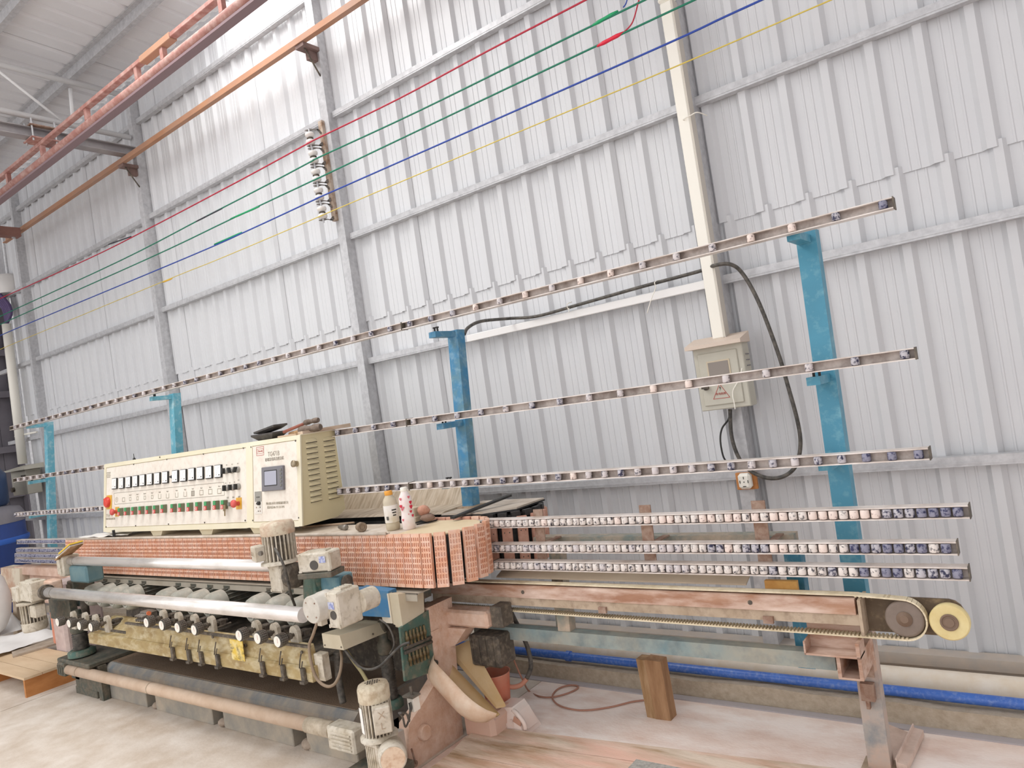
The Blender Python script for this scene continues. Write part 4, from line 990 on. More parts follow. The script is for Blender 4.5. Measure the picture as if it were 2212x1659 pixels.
b = MB(); b.box(q.x, q.x+.17, 2.475, 2.497, zt, zt+.009, .002); put(b, 'wood_strip', m_wood, label='thin wooden strip lying at the cabinet top front edge', cat='wood')
b = MB(); b.hexa([(-3.345, 2.48, zt), (-3.302, 2.48, zt), (-3.275, 2.80, zt), (-3.325, 2.80, zt)], [(-3.345, 2.48, zt+.016), (-3.302, 2.48, zt+.016), (-3.275, 2.80, zt+.022), (-3.325, 2.80, zt+.022)])
put(b, 'wood_stick', mat('pale_splintered_wood', 'd4c0ac', .85, dirt='b59c85', amt=.5, scale=20, hard=.3, stretch=(3, .3, 3)), label='splintered wooden stick lying along right edge of cabinet top', cat='wood')
q = P(289, 985, Y=2.6); b = MB(); b.lathe((q.x, 2.6, zt), UZ, [(.012, 0), (.008, .012), (.003, .016), (.002, .045)], 8); put(b, 'antenna_stub', m_black, label='tiny black pointed stub on the cabinet top left of centre', cat='stub')

# ---------------------------------------------------------------- things on the deck
zdk = .9732
m_bpet = mat('clear_bottle_plastic', 'c9bfae', .15, trans=.35)
bo = thing('drink_bottle', (-2.652, 2.44, zdk), 'clear plastic drink bottle with orange cap and white label on deck', 'bottle')
b = MB(); b.lathe((-2.652, 2.44, zdk), UZ, [(.028, 0), (.034, .006), (.0345, .03), (.033, .034), (.0345, .038), (.0345, .125), (.033, .130), (.034, .136), (.030, .152), (.019, .168), (.017, .172)], 24); put(b, 'body', mat('cloudy_bottle', 'b9a67e', .25, dirt='d4cbb9', amt=.6, scale=6, hard=.5), bo)
b = MB(); b.lathe((-2.652, 2.44, zdk+.171), UZ, [(.018, 0), (.020, .002), (.020, .018), (.018, .021)], 20); put(b, 'cap', mat('orange_cap', 'eda640', .4), bo)
b = MB(); b.lathe((-2.652, 2.44, zdk+.040), UZ, [(.0351, 0), (.0351, .083)], 24, False, False); lb_ = put(b, 'wrap_label', mat('bottle_label', 'f0ebe4', .5, dirt='cbb98d', amt=.25, scale=9, hard=.4), bo)
def onb(cx, cy, r, ang, z): return Vector((cx+r*math.cos(ang), cy+r*math.sin(ang), z))
vw = math.atan2(-2.44, 2.652)
b = MB()
for k in range(6): p = onb(-2.652, 2.44, .0355, vw-.62, zdk+.055+.003*k); b.obox(p, (.006, .0008, .001), (Vector((-math.sin(vw-.62), math.cos(vw-.62), 0)), Vector((math.cos(vw-.62), math.sin(vw-.62), 0)), UZ))
for k in range(3): p = onb(-2.652, 2.44, .0355, vw+.42, zdk+.100-.013*k); b.obox(p, (.012-.002*k, .0008, .003), (Vector((-math.sin(vw+.42), math.cos(vw+.42), 0)), Vector((math.cos(vw+.42), math.sin(vw+.42), 0)), UZ))
tag(put(b, 'label_print', m_ink, lb_), kind='stuff')
bo = thing('yogurt_bottle', (-2.553, 2.45, zdk), 'white yogurt drink bottle with red heart print on deck', 'bottle')
b = MB(); b.lathe((-2.553, 2.45, zdk), UZ, [(.027, 0), (.0315, .006), (.032, .05), (.0285, .075), (.0275, .09), (.031, .11), (.0325, .13), (.030, .155), (.018, .178), (.016, .183)], 24); bd_ = put(b, 'body', mat('white_bottle', 'f5efec', .35, dirt='f0dcd8', amt=.4, scale=20, hard=.3), bo)
b = MB(); b.lathe((-2.553, 2.45, zdk+.182), UZ, [(.016, 0), (.0175, .003), (.0175, .018), (.015, .021)], 20); put(b, 'cap', m_white, bo)
vw = math.atan2(-2.45, 2.553)
for (da, z, s_, mm) in ((.55, .155, .007, 0), (.75, .128, .009, 1), (.75, .107, .010, 1), (.60, .085, .007, 1), (.85, .064, .007, 1), (-.75, .150, .007, 0), (-.85, .115, .009, 1), (-.7, .10, .006, 0), (-.45, .108, .006, 0), (-.8, .05, .006, 0), (.2, .075, .003, 0)):
    a = vw+da; rr_ = .0335; c = onb(-2.553, 2.45, rr_-.0015, a, zdk+z); u = Vector((-math.sin(a), math.cos(a), 0)); n_ = Vector((math.cos(a), math.sin(a), 0))
    b = MB(); b.prism([c+u*x*s_+UZ*y*s_ for x, y in ((0, -1), (.7, -.2), (.95, .4), (.6, .9), (.15, .75), (0, .45), (-.15, .75), (-.6, .9), (-.95, .4), (-.7, -.2))], n_*.0025)
    put(b, 'heart_print', mat('heart_red', 'd02c44', .5) if mm else mat('heart_pink', 'd9707c', .5), bd_)
q = P(905, 1118, Y=2.60)
b = MB(); b.box(q.x-.03, q.x+.012, 2.56, 2.60, .984, 1.055, .004); b.box(q.x-.02, q.x+.02, 2.555, 2.61, .984, 1.01, .004); put(b, 'spacer_block', mat('pale_putty_block', 'd2c6ae', .7), label='pale square putty coloured block behind the bottles', cat='block')
b = MB(); b.ball((q.x+.055, 2.585, 1.035), .03, 10, (1.2, .9, .9), .07); put(b, 'sponge', mat('pink_sponge', 'd3a18c', .9, dirt='b9836d', amt=.5, scale=30, hard=.3), label='dusty pink sponge lump on a grey stone behind bottles', cat='sponge', org=(q.x+.055, 2.585, 1.008))
b = MB(); b.ball((q.x+.075, 2.585, 1.0), .034, 10, (1.15, 1, .6), .06); put(b, 'stone', mat('brown_grey_stone', 'a3897a', .9, dirt='8b7264', amt=.5, scale=26, hard=.3), label='brown grey stone lump under the pink sponge', cat='stone')
q = P(779, 1136, Y=2.40)
b = MB(); b.lathe((q.x-.04, 2.42, zdk+.024), Vector((.95, -.3, 0)), [(.016, 0), (.020, .004), (.020, .02), (.024, .022), (.024, .05), (.014, .05), (.014, .046)], 18); put(b, 'pipe_fitting', mat('brown_fitting', 'a3907c', .6, .2, dirt='85725f', amt=.5, scale=30, hard=.3), label='small brown round pipe fitting lying on the machine deck', cat='fitting')
q = P(745, 1131, Y=2.46)
b = MB(); b.lathe((q.x-.06, 2.47, zdk+.015), Vector((.9, -.2, 0)), [(.010, 0), (.012, .01), (.012, .05), (.014, .052), (.014, .075), (.008, .078)], 14); put(b, 'steel_nozzle', m_steel, label='small steel nozzle lying on deck below the cabinet side', cat='nozzle')
b = MB(); q0, q1 = P(652, 1139, Z=.98), P(765, 1129, Z=.98); b.tube([q0, q1], .006, 8); put(b, 'flat_bar', m_wood, label='thin dusty bar lying on deck under the cabinet right end', cat='bar')
q0, q1 = P(900, 1133, Z=zdk+.003), P(942, 1124, Z=zdk+.003)
b = MB(); b.tube([q0, q1], .003, 6); b.tube([q1, q1+Vector((-.02, .03, 0))], .003, 6); put(b, 'hex_key', m_black, label='thin dark hex key lying on the round cream plate', cat='tool')
# papers at the left end of the deck
for (pts, lb) in ((((158, 1163), (222, 1152), (262, 1153), (215, 1162)), 'crumpled white paper sheet nearest the left end of deck'), (((222, 1158), (250, 1148), (292, 1149), (272, 1158)), 'white paper sheet on the deck beside short black post')):
    b = MB(); qs = [P(x, y, Z=.985) for x, y in pts]; n_ = 5; g_ = []
    for i in range(n_+1):
        for j in range(n_+1):
            u, w = i/n_, j/n_; p = qs[0].lerp(qs[1], u).lerp(qs[3].lerp(qs[2], u), w); g_.append(b._v(p+Vector((0, 0, random.uniform(0, .010)))))
    for i in range(n_):
        for j in range(n_): k = i*(n_+1)+j; b._f([g_[k], g_[k+n_+1], g_[k+n_+2], g_[k+1]], True)
    put(b, 'paper_sheet', m_paper, label=lb, cat='paper')
q = P(247, 1160, Y=2.35); b = MB(); b.lathe((q.x, 2.35, zdk+.01), UZ, [(.010, 0), (.010, .05)], 10); put(b, 'short_post', m_black, label='short black post standing on deck left of cabinet feet', cat='post')
# ================================================================= MACHINE BED
bd = thing('machine_bed', (-4.0, 2.3, 0), 'heavy dusty machine bed with floor notches under the front tray', 'machine bed')
yb = 2.07
b = MB(); b.prism([(-5.25, yb, .10), (-5.25, yb, .195), (-5.25, yb+.035, .222), (-5.25, 2.62, .222), (-5.25, 2.62, .10)], (2.56, 0, 0)); put(b, 'bed_slab', m_bed, bd)
b = MB(); b.box(-5.2, -2.72, yb+.045, 2.61, .2222, .2245); put(b, 'dust_layer', m_bedtop, bd)
for x0, x1 in ((-5.15, -4.631), (-4.518, -3.894), (-3.784, -3.173), (-3.063, -2.70)):
    b = MB(); b.box(x0, x1, yb+.004, 2.60, .0, .0995, .004); put(b, 'foot_block', mat('foot_block_paint', 'a69d90', .8, dirt='bcae9b', amt=.5, scale=4, hard=.5, dirt2='80827f', amt2=.35, scale2=9), bd)
b = MB(); b.box(-5.2, -2.70, 2.3, 2.34, .0, .0995); put(b, 'back_web', m_dark, bd)
b = MB(); b.lean(-5.7, -2.6, -.10, -.09, .25, .72); put(b, 'rear_shadow_plate', m_dark, bd)  # dark sheet added in place of the shade behind the motors
# pink end plate with its columns
b = MB(); b.prism([(-2.47, 2.10, .0), (-2.47, 2.462, .0), (-2.47, 2.49, .33), (-2.47, 2.52, .63), (-2.47, 2.35, .63), (-2.47, 2.345, .30), (-2.47, 2.25, .245), (-2.47, 2.14, .19)], (.06, 0, 0)); ep = put(b, 'end_plate', m_pinkbed, bd)
b = MB(); b.lathe((-2.411, 2.215, .125), UX, [(.034, 0), (.034, .02), (.030, .024)], 20); put(b, 'boss', m_pinkbed, ep)
b = MB(); b.lathe((-2.411, 2.13, .03), UX, [(.014, 0), (.014, .02)], 12); b.tube([(-2.39, 2.13, .03), (-2.39, 2.118, .10)], .004, 6); put(b, 'plug_on_wire', m_rust, ep)
b = MB(); b.obox((-2.435, 2.375, .42), (.03, .028, .10)); put(b, 'pilaster', m_pinkbed, bd)
b = MB(); b.box(-2.46, -2.17, 2.47, 2.56, .505, .583, .012); b.prism([(-2.44, 2.465, .50), (-2.30, 2.465, .50), (-2.38, 2.465, .42), (-2.44, 2.465, .40)], (0, .09, 0)); put(b, 'bearing_head', m_pinkbed, bd)
b = MB(); b.box(-2.17, -2.105, 2.50, 2.585, .505, .60, .004); put(b, 'dark_housing', m_dark, bd)
b = MB(); b.box(-2.36, -2.18, 2.535, 2.66, .30, .445, .01)
for k in range(4): b.box(-2.345+.042*k, -2.335+.042*k, 2.53, 2.535, .31, .44)
put(b, 'finned_gearbox', m_dark, bd)
b = MB(); b.lean(-2.55, -2.54, -.30, -.10, .63, .72); put(b, 'head_plate', m_tealD, bd)
# left bracket, green, and right corner base
b = MB(); b.box(-5.60, -5.12, 1.97, 2.30, .222, .252, .006); b.box(-5.50, -5.16, 2.03, 2.07, .05, .222); b.box(-5.56, -5.44, 2.03, 2.28, .10, .222); put(b, 'left_bracket', m_greenD, bd)
b = MB(); b.box(-5.52, -5.20, 2.03, 2.12, .0, .05, .004); b.box(-5.155, -5.10, 2.025, 2.069, .0, .222); put(b, 'left_foot', m_greenD, bd)
b = MB(); b.box(-2.60, -2.36, 1.83, 2.098, .035, .07, .004); b.box(-2.58, -2.54, 1.9, 2.09, 0, .035); put(b, 'right_base', m_greenD, bd)
b = MB(); b.hexa([(-2.43, 2.00, .035), (-2.40, 2.00, .035), (-2.40, 2.10, .035), (-2.43, 2.10, .035)], [(-2.43, 2.06, .19), (-2.40, 2.06, .19), (-2.40, 2.10, .19), (-2.43, 2.10, .19)]); put(b, 'gusset', m_galvd, bd)
# screw columns with bellows
def bellows(x, y, z0, z1, r, base_r, label):
    t = thing('screw_column', (x, y, z0-.04), label, 'screw column')
    b = MB(); pr = [(r*.8, 0)]; n = int((z1-z0)/.012)
    for k in range(n): pr += [(r, (k+.25)*(z1-z0)/n), (r*.86, (k+.85)*(z1-z0)/n)]
    b.lathe((x, y, z0), UZ, pr, 18); put(b, 'bellows', m_black2, t)
    b = MB(); b.lathe((x, y, z0-.04), UZ, [(base_r, 0), (base_r, .03), (base_r*.8, .04)], 20); put(b, 'base', m_green, t)
    b = MB(); b.lathe((x, y, z1), UZ, [(r*.9, 0), (r*1.05, .01), (r*1.05, .05), (r*.7, .06), (r*.5, .15)], 18); put(b, 'sleeve', m_greenD, t)
bellows(-5.42, 2.06, .30, .41, .050, .085, 'left screw column with black bellows below the grinding motors')
bellows(-2.62, 2.25, .235, .44, .032, .05, 'right screw column with dark bellows beside the dark hoses')
# lower shaft tube
sh = thing('lower_shaft', (-4.1, 1.99, .16), 'long dusty pink shaft tube running low along the machine bed', 'shaft')
b = MB(); b.tube([(-5.46, 1.985, .185), (-2.86, 1.985, .19)], .033, 20); put(b, 'tube', mat('pink_dusted_tube', 'd6c0ab', .75, dirt='c3a88f', amt=.45, scale=4, hard=.5, dirt2='b89a80', amt2=.2, scale2=12), sh)
for x in (-5.30, -4.35, -2.90):
    b = MB(); b.tube([(x-.004, 1.985, .1872), (x+.004, 1.985, .1872)], .0345, 20); put(b, 'joint_ring', m_tan, sh)
b = MB(); b.tube([(-2.90, 1.985, .19), (-2.73, 1.985, .19)], .036, 20); put(b, 'end_sleeve', mat('worn_sleeve', 'cfc2ae', .6, dirt='a3937d', amt=.5, scale=20, hard=.3), sh)
b = MB(); b.box(-5.56, -5.46, 1.95, 2.03, .145, .235, .008)
for k in range(3): b.box(-5.545+.03*k, -5.53+.03*k, 1.944, 1.95, .16, .22)
put(b, 'left_gearbox', m_greenD, sh)
b = MB(); b.box(-2.73, -2.55, 1.95, 2.03, .12, .225, .008)
for k in range(5): b.box(-2.70, -2.57, 1.944, 1.95, .135+.016*k, .142+.016*k)
put(b, 'right_gearbox', m_beige, sh)
# chromed guide bars
for (y, z, r, x0, x1, lb) in ((1.90, .729, .033, -5.39, -2.70, 'front long chromed guide bar below the pad track'), (2.05, .896, .0285, -5.39, -3.05, 'rear long chromed guide bar crossing before the salmon pads')):
    t = thing('guide_bar', ((x0+x1)/2, y, z-r), lb, 'guide bar')
    b = MB(); b.tube([(x0, y, z), (x1, y, z)], r, 24); put(b, 'chrome_tube', m_chrome, t)
    b = MB(); b.tube([(x0+.09, y, z), (x0+.097, y, z)], r*1.03, 24); put(b, 'joint_ring', m_steel, t)
    b = MB(); b.tube([(x0-.02, y, z), (x0, y, z)], r*1.12, 24); put(b, 'collar', m_dark, t)

# ================================================================= GRINDING HEADS
tr = thing('front_tray', (-3.9, 1.98, .40), 'long khaki painted tray beam carrying the grinding wheel adjusters', 'tray')
for x0, x1 in ((-5.02, -2.78),):
    b = MB(); b.prism([(x0, 1.955, .405), (x0, 1.955, .462), (x0, 1.965, .470), (x0, 1.99, .470), (x0, 1.99, .405)], (x1-x0, 0, 0)); put(b, 'lower_lip', m_tray, tr)
b = MB(); b.prism([(-4.55, 1.97, .4702), (-4.55, 1.985, .555), (-4.55, 2.00, .562), (-4.55, 2.01, .4702)], (1.75, 0, 0)); put(b, 'upper_plate', m_tray, tr)
b = MB(); b.prism([(-5.0, 1.99, .4702), (-5.0, 2.10, .53), (-5.0, 2.12, .53), (-5.0, 2.01, .4702)], (.46, 0, 0)); put(b, 'left_slope', m_tray, tr)
b = MB(); b.box(-5.0, -2.79, 2.0, 2.45, .475, .485); put(b, 'tray_floor', m_dark, tr)
for px_, py_ in ((407, 1395), (434, 1402), (470, 1410), (372, 1388), (566, 1420), (611, 1432), (655, 1443)):
    q = P(px_, py_, Y=1.95); b = MB(); b.box(q.x-.012, q.x+.012, 1.938, 1.954, .400, .47, .003); b.box(q.x-.016, q.x+.016, 1.932, 1.954, .400, .412); b.tube([(q.x-.008, 1.936, .47), (q.x-.01, 1.945, .50), (q.x-.002, 1.95, .53)], .003, 6); b.tube([(q.x+.006, 1.936, .47), (q.x+.008, 1.945, .50)], .003, 6)
    put(b, 'hinge_clip', m_rust if False else m_dark, tr)
q = P(514, 1405, Y=1.955); b = MB(); b.obox((q.x, 1.952, q.z+.002), (.055, .0015, .05)); put(b, 'warning_sticker', mat('worn_yellow_sticker', 'e3c14a', .6, dirt='e9dba8', amt=.4, scale=16, hard=.2, dirt2='54483a', amt2=.3, scale2=34), tr)
b = MB(); b.box(-4.54, -2.80, 1.97, 1.985, .55, .56); 
for px_, py_ in ((532, 1393), (654, 1408), (462, 1375)):
    q = P(px_, py_, Y=1.975); b.cyl((q.x, 1.972, q.z), (q.x, 1.966, q.z), .008, n=8)
tag(put(b, 'tray_bolts', m_dark, tr), kind='stuff')
# motors
def motor_parts():
    cap = MB(); cap.lathe((0, 0, 0), UY, [(.050, .0), (.063, .008), (.071, .035), (.0735, .075), (.0735, .095)], 24, cap0=True, cap1=True)
    body = MB(); body.lathe((0, .095, 0), UY, [(.060, 0), (.060, .22)], 20)
    fins = MB()
    for k in range(18):
        a = 2*math.pi*k/18; u = Vector((math.cos(a), 0, math.sin(a))); w = Vector((-math.sin(a), 0, math.cos(a)))
        fins.obox(u*.0645+UY*.205, (.0065, .0022, .105), (u, w, UY))
    gr = MB(); gr.lathe((0, -.0005, -.010), -UY, [(.038, 0), (.038, .003)], 20)
    gr.m = 1
    for k in range(5): gr.box(-.022+.002*abs(k-2), .022-.002*abs(k-2), -.0045, -.0036, -.032+.009*k, -.028+.009*k)
    jb = MB(); jb.box(-.035, .035, .13, .22, .062, .086, .004); jb.m = 1
    for k in range(3): jb.box(-.03+.022*k, -.018+.022*k, .14, .21, .0865, .091)
    return [('fan_cover', cap.mesh('fan_cover', m_motor)), ('body', body.mesh('body', m_greenD)), ('fins', fins.mesh('fins', mat('dark_grey_fins', '6f7069', .6, dirt='85847a', amt=.5, scale=20, hard=.3))), ('fan_grille', gr.mesh('fan_grille', [m_motor, m_black])), ('terminal_box', jb.mesh('terminal_box', [m_greenD, m_steel]))]
MPT = motor_parts()
gx = [(203, 230, 257, 285), (359, 391, 427, 462), (557, 600, 644)]
order = ('first', 'second', 'third', 'fourth'); gn = ('left group of four', 'middle group of four', 'right group of three')
MZ = .640
for gi, g in enumerate(gx):
    for k, px_ in enumerate(g):
        q = P(px_, (1272+1285)/2 if gi == 0 else 1286 if gi == 1 else 1305, Y=2.15); x = q.x
        t = thing('grinding_motor', (x, 2.10, MZ), '%s grey grinding motor from the left in the %s' % (order[k], gn[gi]), 'motor', 'grinding motors in a row')
        for nm, me in MPT: 
            o = inst(me, nm, t, (x, 2.10, MZ))
            if nm == 'fins': o['kind'] = 'stuff'
# adjusters: dial knob, shaft, lug
kn = MB(); kn.lathe((0, 0, 0), UY, [(.025, 0), (.0285, .003), (.0285, .040), (.022, .044)], 28)
kn1a = kn.mesh('knob_core', m_black2)
kn.m = 1
for k in range(18):
    a = 2*math.pi*k/18
    for j in range(4): kn.obox((.0288*math.cos(a), .008+.0088*j, .0288*math.sin(a)), (.0014, .0030, .0034), (Vector((math.cos(a), 0, math.sin(a))), UY, Vector((-math.sin(a), 0, math.cos(a)))))
kn1 = kn.mesh('knurled_knob', [m_black2, m_steel])
kn = MB(); kn.lathe((0, -.0005, 0), -UY, [(.0245, 0), (.0245, .0015)], 24); kn.m = 1; kn.obox((.004, -.0022, .005), (.0008, .0002, .011), (UX, UY, UZ))
kn2 = kn.mesh('dial_face', [m_white, m_inkred])
kn = MB(); kn.lathe((0, .044, 0), UY, [(.010, 0), (.010, .012), (.015, .014), (.015, .03), (.008, .032), (.008, .06)], 14); kn3 = kn.mesh('spindle', m_dark)
kn = MB(); pr = [(-.028, .088, -.075)]
for k in range(9):
    t_ = math.pi-math.pi*k/8; pr.append((.030*math.cos(t_), .088, .010+.030*math.sin(t_)))
pr.append((.032, .088, -.075)); kn.prism(pr, (0, .020, 0)); kn4 = kn.mesh('lug', m_beige)
kn = MB(); kn.cyl((0, .108, -.01), (0, .185, -.01), .011, n=10); kn.cyl((.022, .108, -.025), (.022, .19, -.025), .006, n=8); kn.obox((0, .150, -.012), (.022, .018, .017), ch=.003)
kn5 = kn.mesh('push_rod', m_dark)
groups = [((124, 1344), (149, 1347), (171, 1352), (196, 1355)), ((316, 1345), (349, 1351), (383, 1356), (419, 1361)), ((516, 1373), (556, 1379), (599, 1386))]
for gi, g in enumerate(groups):
    for k, (px_, py_) in enumerate(g):
        q = P(px_, py_, Y=1.905)
        t = thing('dial_adjuster', (q.x, 1.905, q.z), '%s knurled dial adjuster from the left in the %s below the bar' % (order[k], gn[gi]), 'adjuster', 'dial adjusters along the tray')
        for nm, me in (('knurled_knob', kn1), ('spindle', kn3), ('lug', kn4), ('push_rod', kn5)):
            o = inst(me, nm, t, (q.x, 1.905, q.z))
            if nm == 'knurled_knob':
                d_ = bpy.data.objects.new('dial_face', kn2); COL.objects.link(d_); d_.parent = o
# valve blocks between groups
b = MB(); q = P(312, 1333, Y=2.0)
b.box(q.x-.05, q.x+.06, 2.0, 2.05, q.z-.02, q.z+.03, .004)
for k in range(4):
    for j in range(2): b.cyl((q.x-.04+.024*k, 2.0, q.z-.008+.022*j), (q.x-.05+.024*k, 1.97, q.z-.014+.022*j), .0075, n=8)
b.m = 1; b.cyl((q.x+.075, 1.99, q.z+.03), (q.x+.105, 1.98, q.z+.034), .012, n=10)
put(b, 'valve_block', [m_steel, mat('orange_plug', 'd9764a', .5)], label='small valve block with hose fittings between motor groups', cat='valve')

# ================================================================= GEAR MOTORS
def ribbed(parent, c, ax, r, h, n=24, capm=m_beige, holes=True, nm='motor_body'):
    """upright fan cover, finned body, flange; axis ax from the flange to the cover"""
    ax = Vector(ax).normalized(); c = Vector(c); u = ax.orthogonal().normalized(); w = ax.cross(u)
    b = MB(); b.m = 1; b.lathe(c, ax, [(r*.84, .0), (r*.84, h*.68)], 24); b.m = 0  # dark core paints the shade between the fins
    for k in range(n):
        a = 2*math.pi*k/n; e = u*math.cos(a)+w*math.sin(a); f_ = ax.cross(e); b.obox(c+e*r*.92+ax*h*.35, (r*.075, r*.035, h*.33), (e, f_, ax))
    bo_ = put(b, nm, [m_beige, m_dark], parent)
    b = MB(); b.lathe(c+ax*h*.66, ax, [(r*.98, 0), (r*1.03, h*.03), (r*1.03, h*.24), (r*.93, h*.32), (r*.5, h*.345)], 28); fc = put(b, 'fan_cover', capm, parent)
    if holes:
        b = MB()
        for i in range(-3, 4):
            for j in range(-3, 4):
                if i*i+j*j <= 9: p = c+ax*(h*1.006)+u*i*r*.15+w*j*r*.15; b.obox(p, (r*.05, r*.05, .0012), (u, w, ax))
        tag(put(b, 'cover_holes', m_dark, fc), kind='stuff')
    b = MB(); b.lathe(c-ax*h*.06, ax, [(r*1.2, 0), (r*1.2, h*.06), (r*.95, h*.09)], 28); put(b, 'flange', m_beige, parent)
    return bo_
def xl_box(parent, c, n, up, w, h, d, txt='XL', face=False):
    n = Vector(n).normalized(); up = Vector(up).normalized(); s = up.cross(n)
    b = MB(); b.obox(Vector(c)+n*d*.5, (w, h, d*.5), (s, up, n), .004); o = put(b, 'terminal_box', m_beige, parent)
    for k, ch_ in enumerate(txt): words(ch_, h*.75, m_tan, o, Vector(c)+n*(d+.0008)+up*h*(.4-.8*k) if len(txt) > 1 and face else Vector(c)+n*(d+.0008)+s*w*(-.4+.8*k), (s, up, n))
    return o
def wormbox(parent, c, h, nm, m=m_beige, plug=True, ribs=True, ax=(UX, UY, UZ)):
    b = MB(); b.obox(c, h, ax, .006)
    if ribs:
        for k in range(5): b.obox(Vector(c)+ax[1]*(-h[1]*.35+k*h[1]*.22)+ax[2]*(h[2]*1.03), (h[0]*.6, h[1]*.05, h[2]*.10), ax)
        for s1 in (-1, 1):
            for s2 in (-1, 1): b.obox(Vector(c)+ax[0]*s1*h[0]*.88+ax[2]*s2*h[2]*.88-ax[1]*h[1]*1.0, (h[0]*.1, h[1]*.04, h[2]*.1), ax)
    o = put(b, nm, m, parent)
    if plug:
        b = MB(); q = Vector(c)-ax[1]*h[1]*1.0+ax[2]*-h[2]*.25; b.lathe(q, -ax[1], [(min(h[0], h[2])*.5, 0), (min(h[0], h[2])*.5, .003)], 20); put(b, 'shaft_plug', mat('dark_plug', '4f4b47', .5), o)
    return o
# upper gear motor standing on the rear guide bar
q = P(606, 1200, Y=2.02); x = q.x
gm = thing('gear_motor', (x, 2.02, .80), 'upright beige gear motor at right end of rear guide bar, before the salmon pads', 'gear motor')
ax = Vector((-.01, .03, 1)).normalized(); cz = .932
ribbed(gm, (x, 2.02, cz), ax, .076, .185, capm=mat('rust_specked_cover', 'd9cdb6', .55, dirt='b98f74', amt=.4, scale=18, hard=.3, dirt2='a88a72', amt2=.2, scale2=50), holes=False)
xl_box(gm, (x-.045, 1.965, .985), (-.35, -1, 0), UZ, .036, .035, .05)
b = MB(); b.lathe((x+.01, 1.918, .992), (.1, -1, 0), [(.011, 0), (.011, .012)], 12); put(b, 'cable_gland', m_steel, gm)
wormbox(gm, (x+.005, 2.01, .857), (.045, .04, .062), 'gearbox', plug=False)
b = MB(); b.lathe((x+.052, 2.03, .862), UX, [(.058, 0), (.058, .035), (.04, .04)], 24); put(b, 'coupling_flange', m_dark, gm)
q2 = P(676, 1218, Y=2.0); 
wb_ = wormbox(gm, (q2.x+.01, 2.03, q2.z+.008), (.085, .045, .042), 'worm_gearbox', ax=(Vector((.95, .31, 0)), Vector((-.31, .95, 0)), UZ))
b = MB(); b.obox((q2.x+.07, 1.998, q2.z+.02), (.016, .001, .014), (Vector((.95, .31, 0)), Vector((-.31, .95, 0)), UZ)); put(b, 'nameplate', mat('blue_white_plate', 'c9cde0', .4, dirt='7a86c4', amt=.45, scale=70, hard=.2), wb_)
b = MB(); b.obox((q2.x+.01, 2.03, q2.z-.048), (.088, .055, .012), (Vector((.95, .31, 0)), Vector((-.31, .95, 0)), UZ), .003); put(b, 'mount_plate', m_greenD, gm)
# teal bracket below it
tb = thing('bar_bracket', (-2.8, 2.12, .74), 'dark green cast bracket with blue cap below the upper gear motor', 'bracket')
b = MB(); b.cyl((-2.86, 2.09, .745), (-2.84, 2.09, .845), .055, n=18); b.box(-2.87, -2.80, 2.05, 2.13, .76, .85, .004); put(b, 'casting', m_green, tb)
b = MB(); b.box(-2.80, -2.67, 2.08, 2.17, .775, .845, .006); bl_ = put(b, 'cap_block', mat('teal_blue_cap', '55808f', .5, dirt='7fa0a6', amt=.4, scale=14, hard=.3), tb)
b = MB(); b.lathe((-2.669, 2.125, .81), UX, [(.03, 0), (.03, .012), (.012, .016)], 18); put(b, 'end_cap', m_dark, bl_)
b = MB(); b.obox((-2.72, 2.16, .738), (.16, .05, .005)); put(b, 'shelf_plate', mat('grey_shelf', 'aaa79d', .5, .2), tb)
# front gear unit at right end of front bar
q = P(672, 1318, Y=1.80); q3 = P(729, 1312, Y=1.86)
g2 = thing('bar_gearbox', (-2.5, 1.86, .66), 'beige worm gearbox with round white end cover at right end of front guide bar', 'gear motor')
b = MB(); b.lathe((q.x, 1.80, q.z), UY, [(.052, 0), (.056, .003), (.056, .05), (.0585, .052), (.0585, .09), (.05, .10), (.05, .14)], 32); ec_ = put(b, 'end_cover', mat('grey_white_cover', 'd3cec4', .45, dirt='b9b2a5', amt=.4, scale=14, hard=.35), g2)
b = MB()
for k in range(4):
    a = math.pi/4+math.pi/2*k; b.lathe((q.x+.04*math.cos(a), 1.8, q.z+.04*math.sin(a)), -UY, [(.0035, 0), (.0035, .002)], 8)
tag(put(b, 'cover_bolts', m_rust, ec_), kind='stuff')
w2 = wormbox(g2, (q3.x-.005, 1.90, q3.z-.008), (.036, .06, .072), 'worm_gearbox')
b = MB(); b.obox((q3.x-.012, 1.8385, q3.z+.012), (.018, .001, .014)); put(b, 'nameplate', mat('blue_white_plate', 'c9cde0', .4), w2)
b = MB(); b.lathe((q3.x+.02, 1.955, q3.z-.008), UY, [(.045, 0), (.045, .08)], 18); put(b, 'output_hub', m_beige, g2)
b = MB(); b.box(q.x-.012, q.x+.014, 1.83, 1.86, q.z-.075, q.z-.052); put(b, 'drain_plug', m_beige, g2)
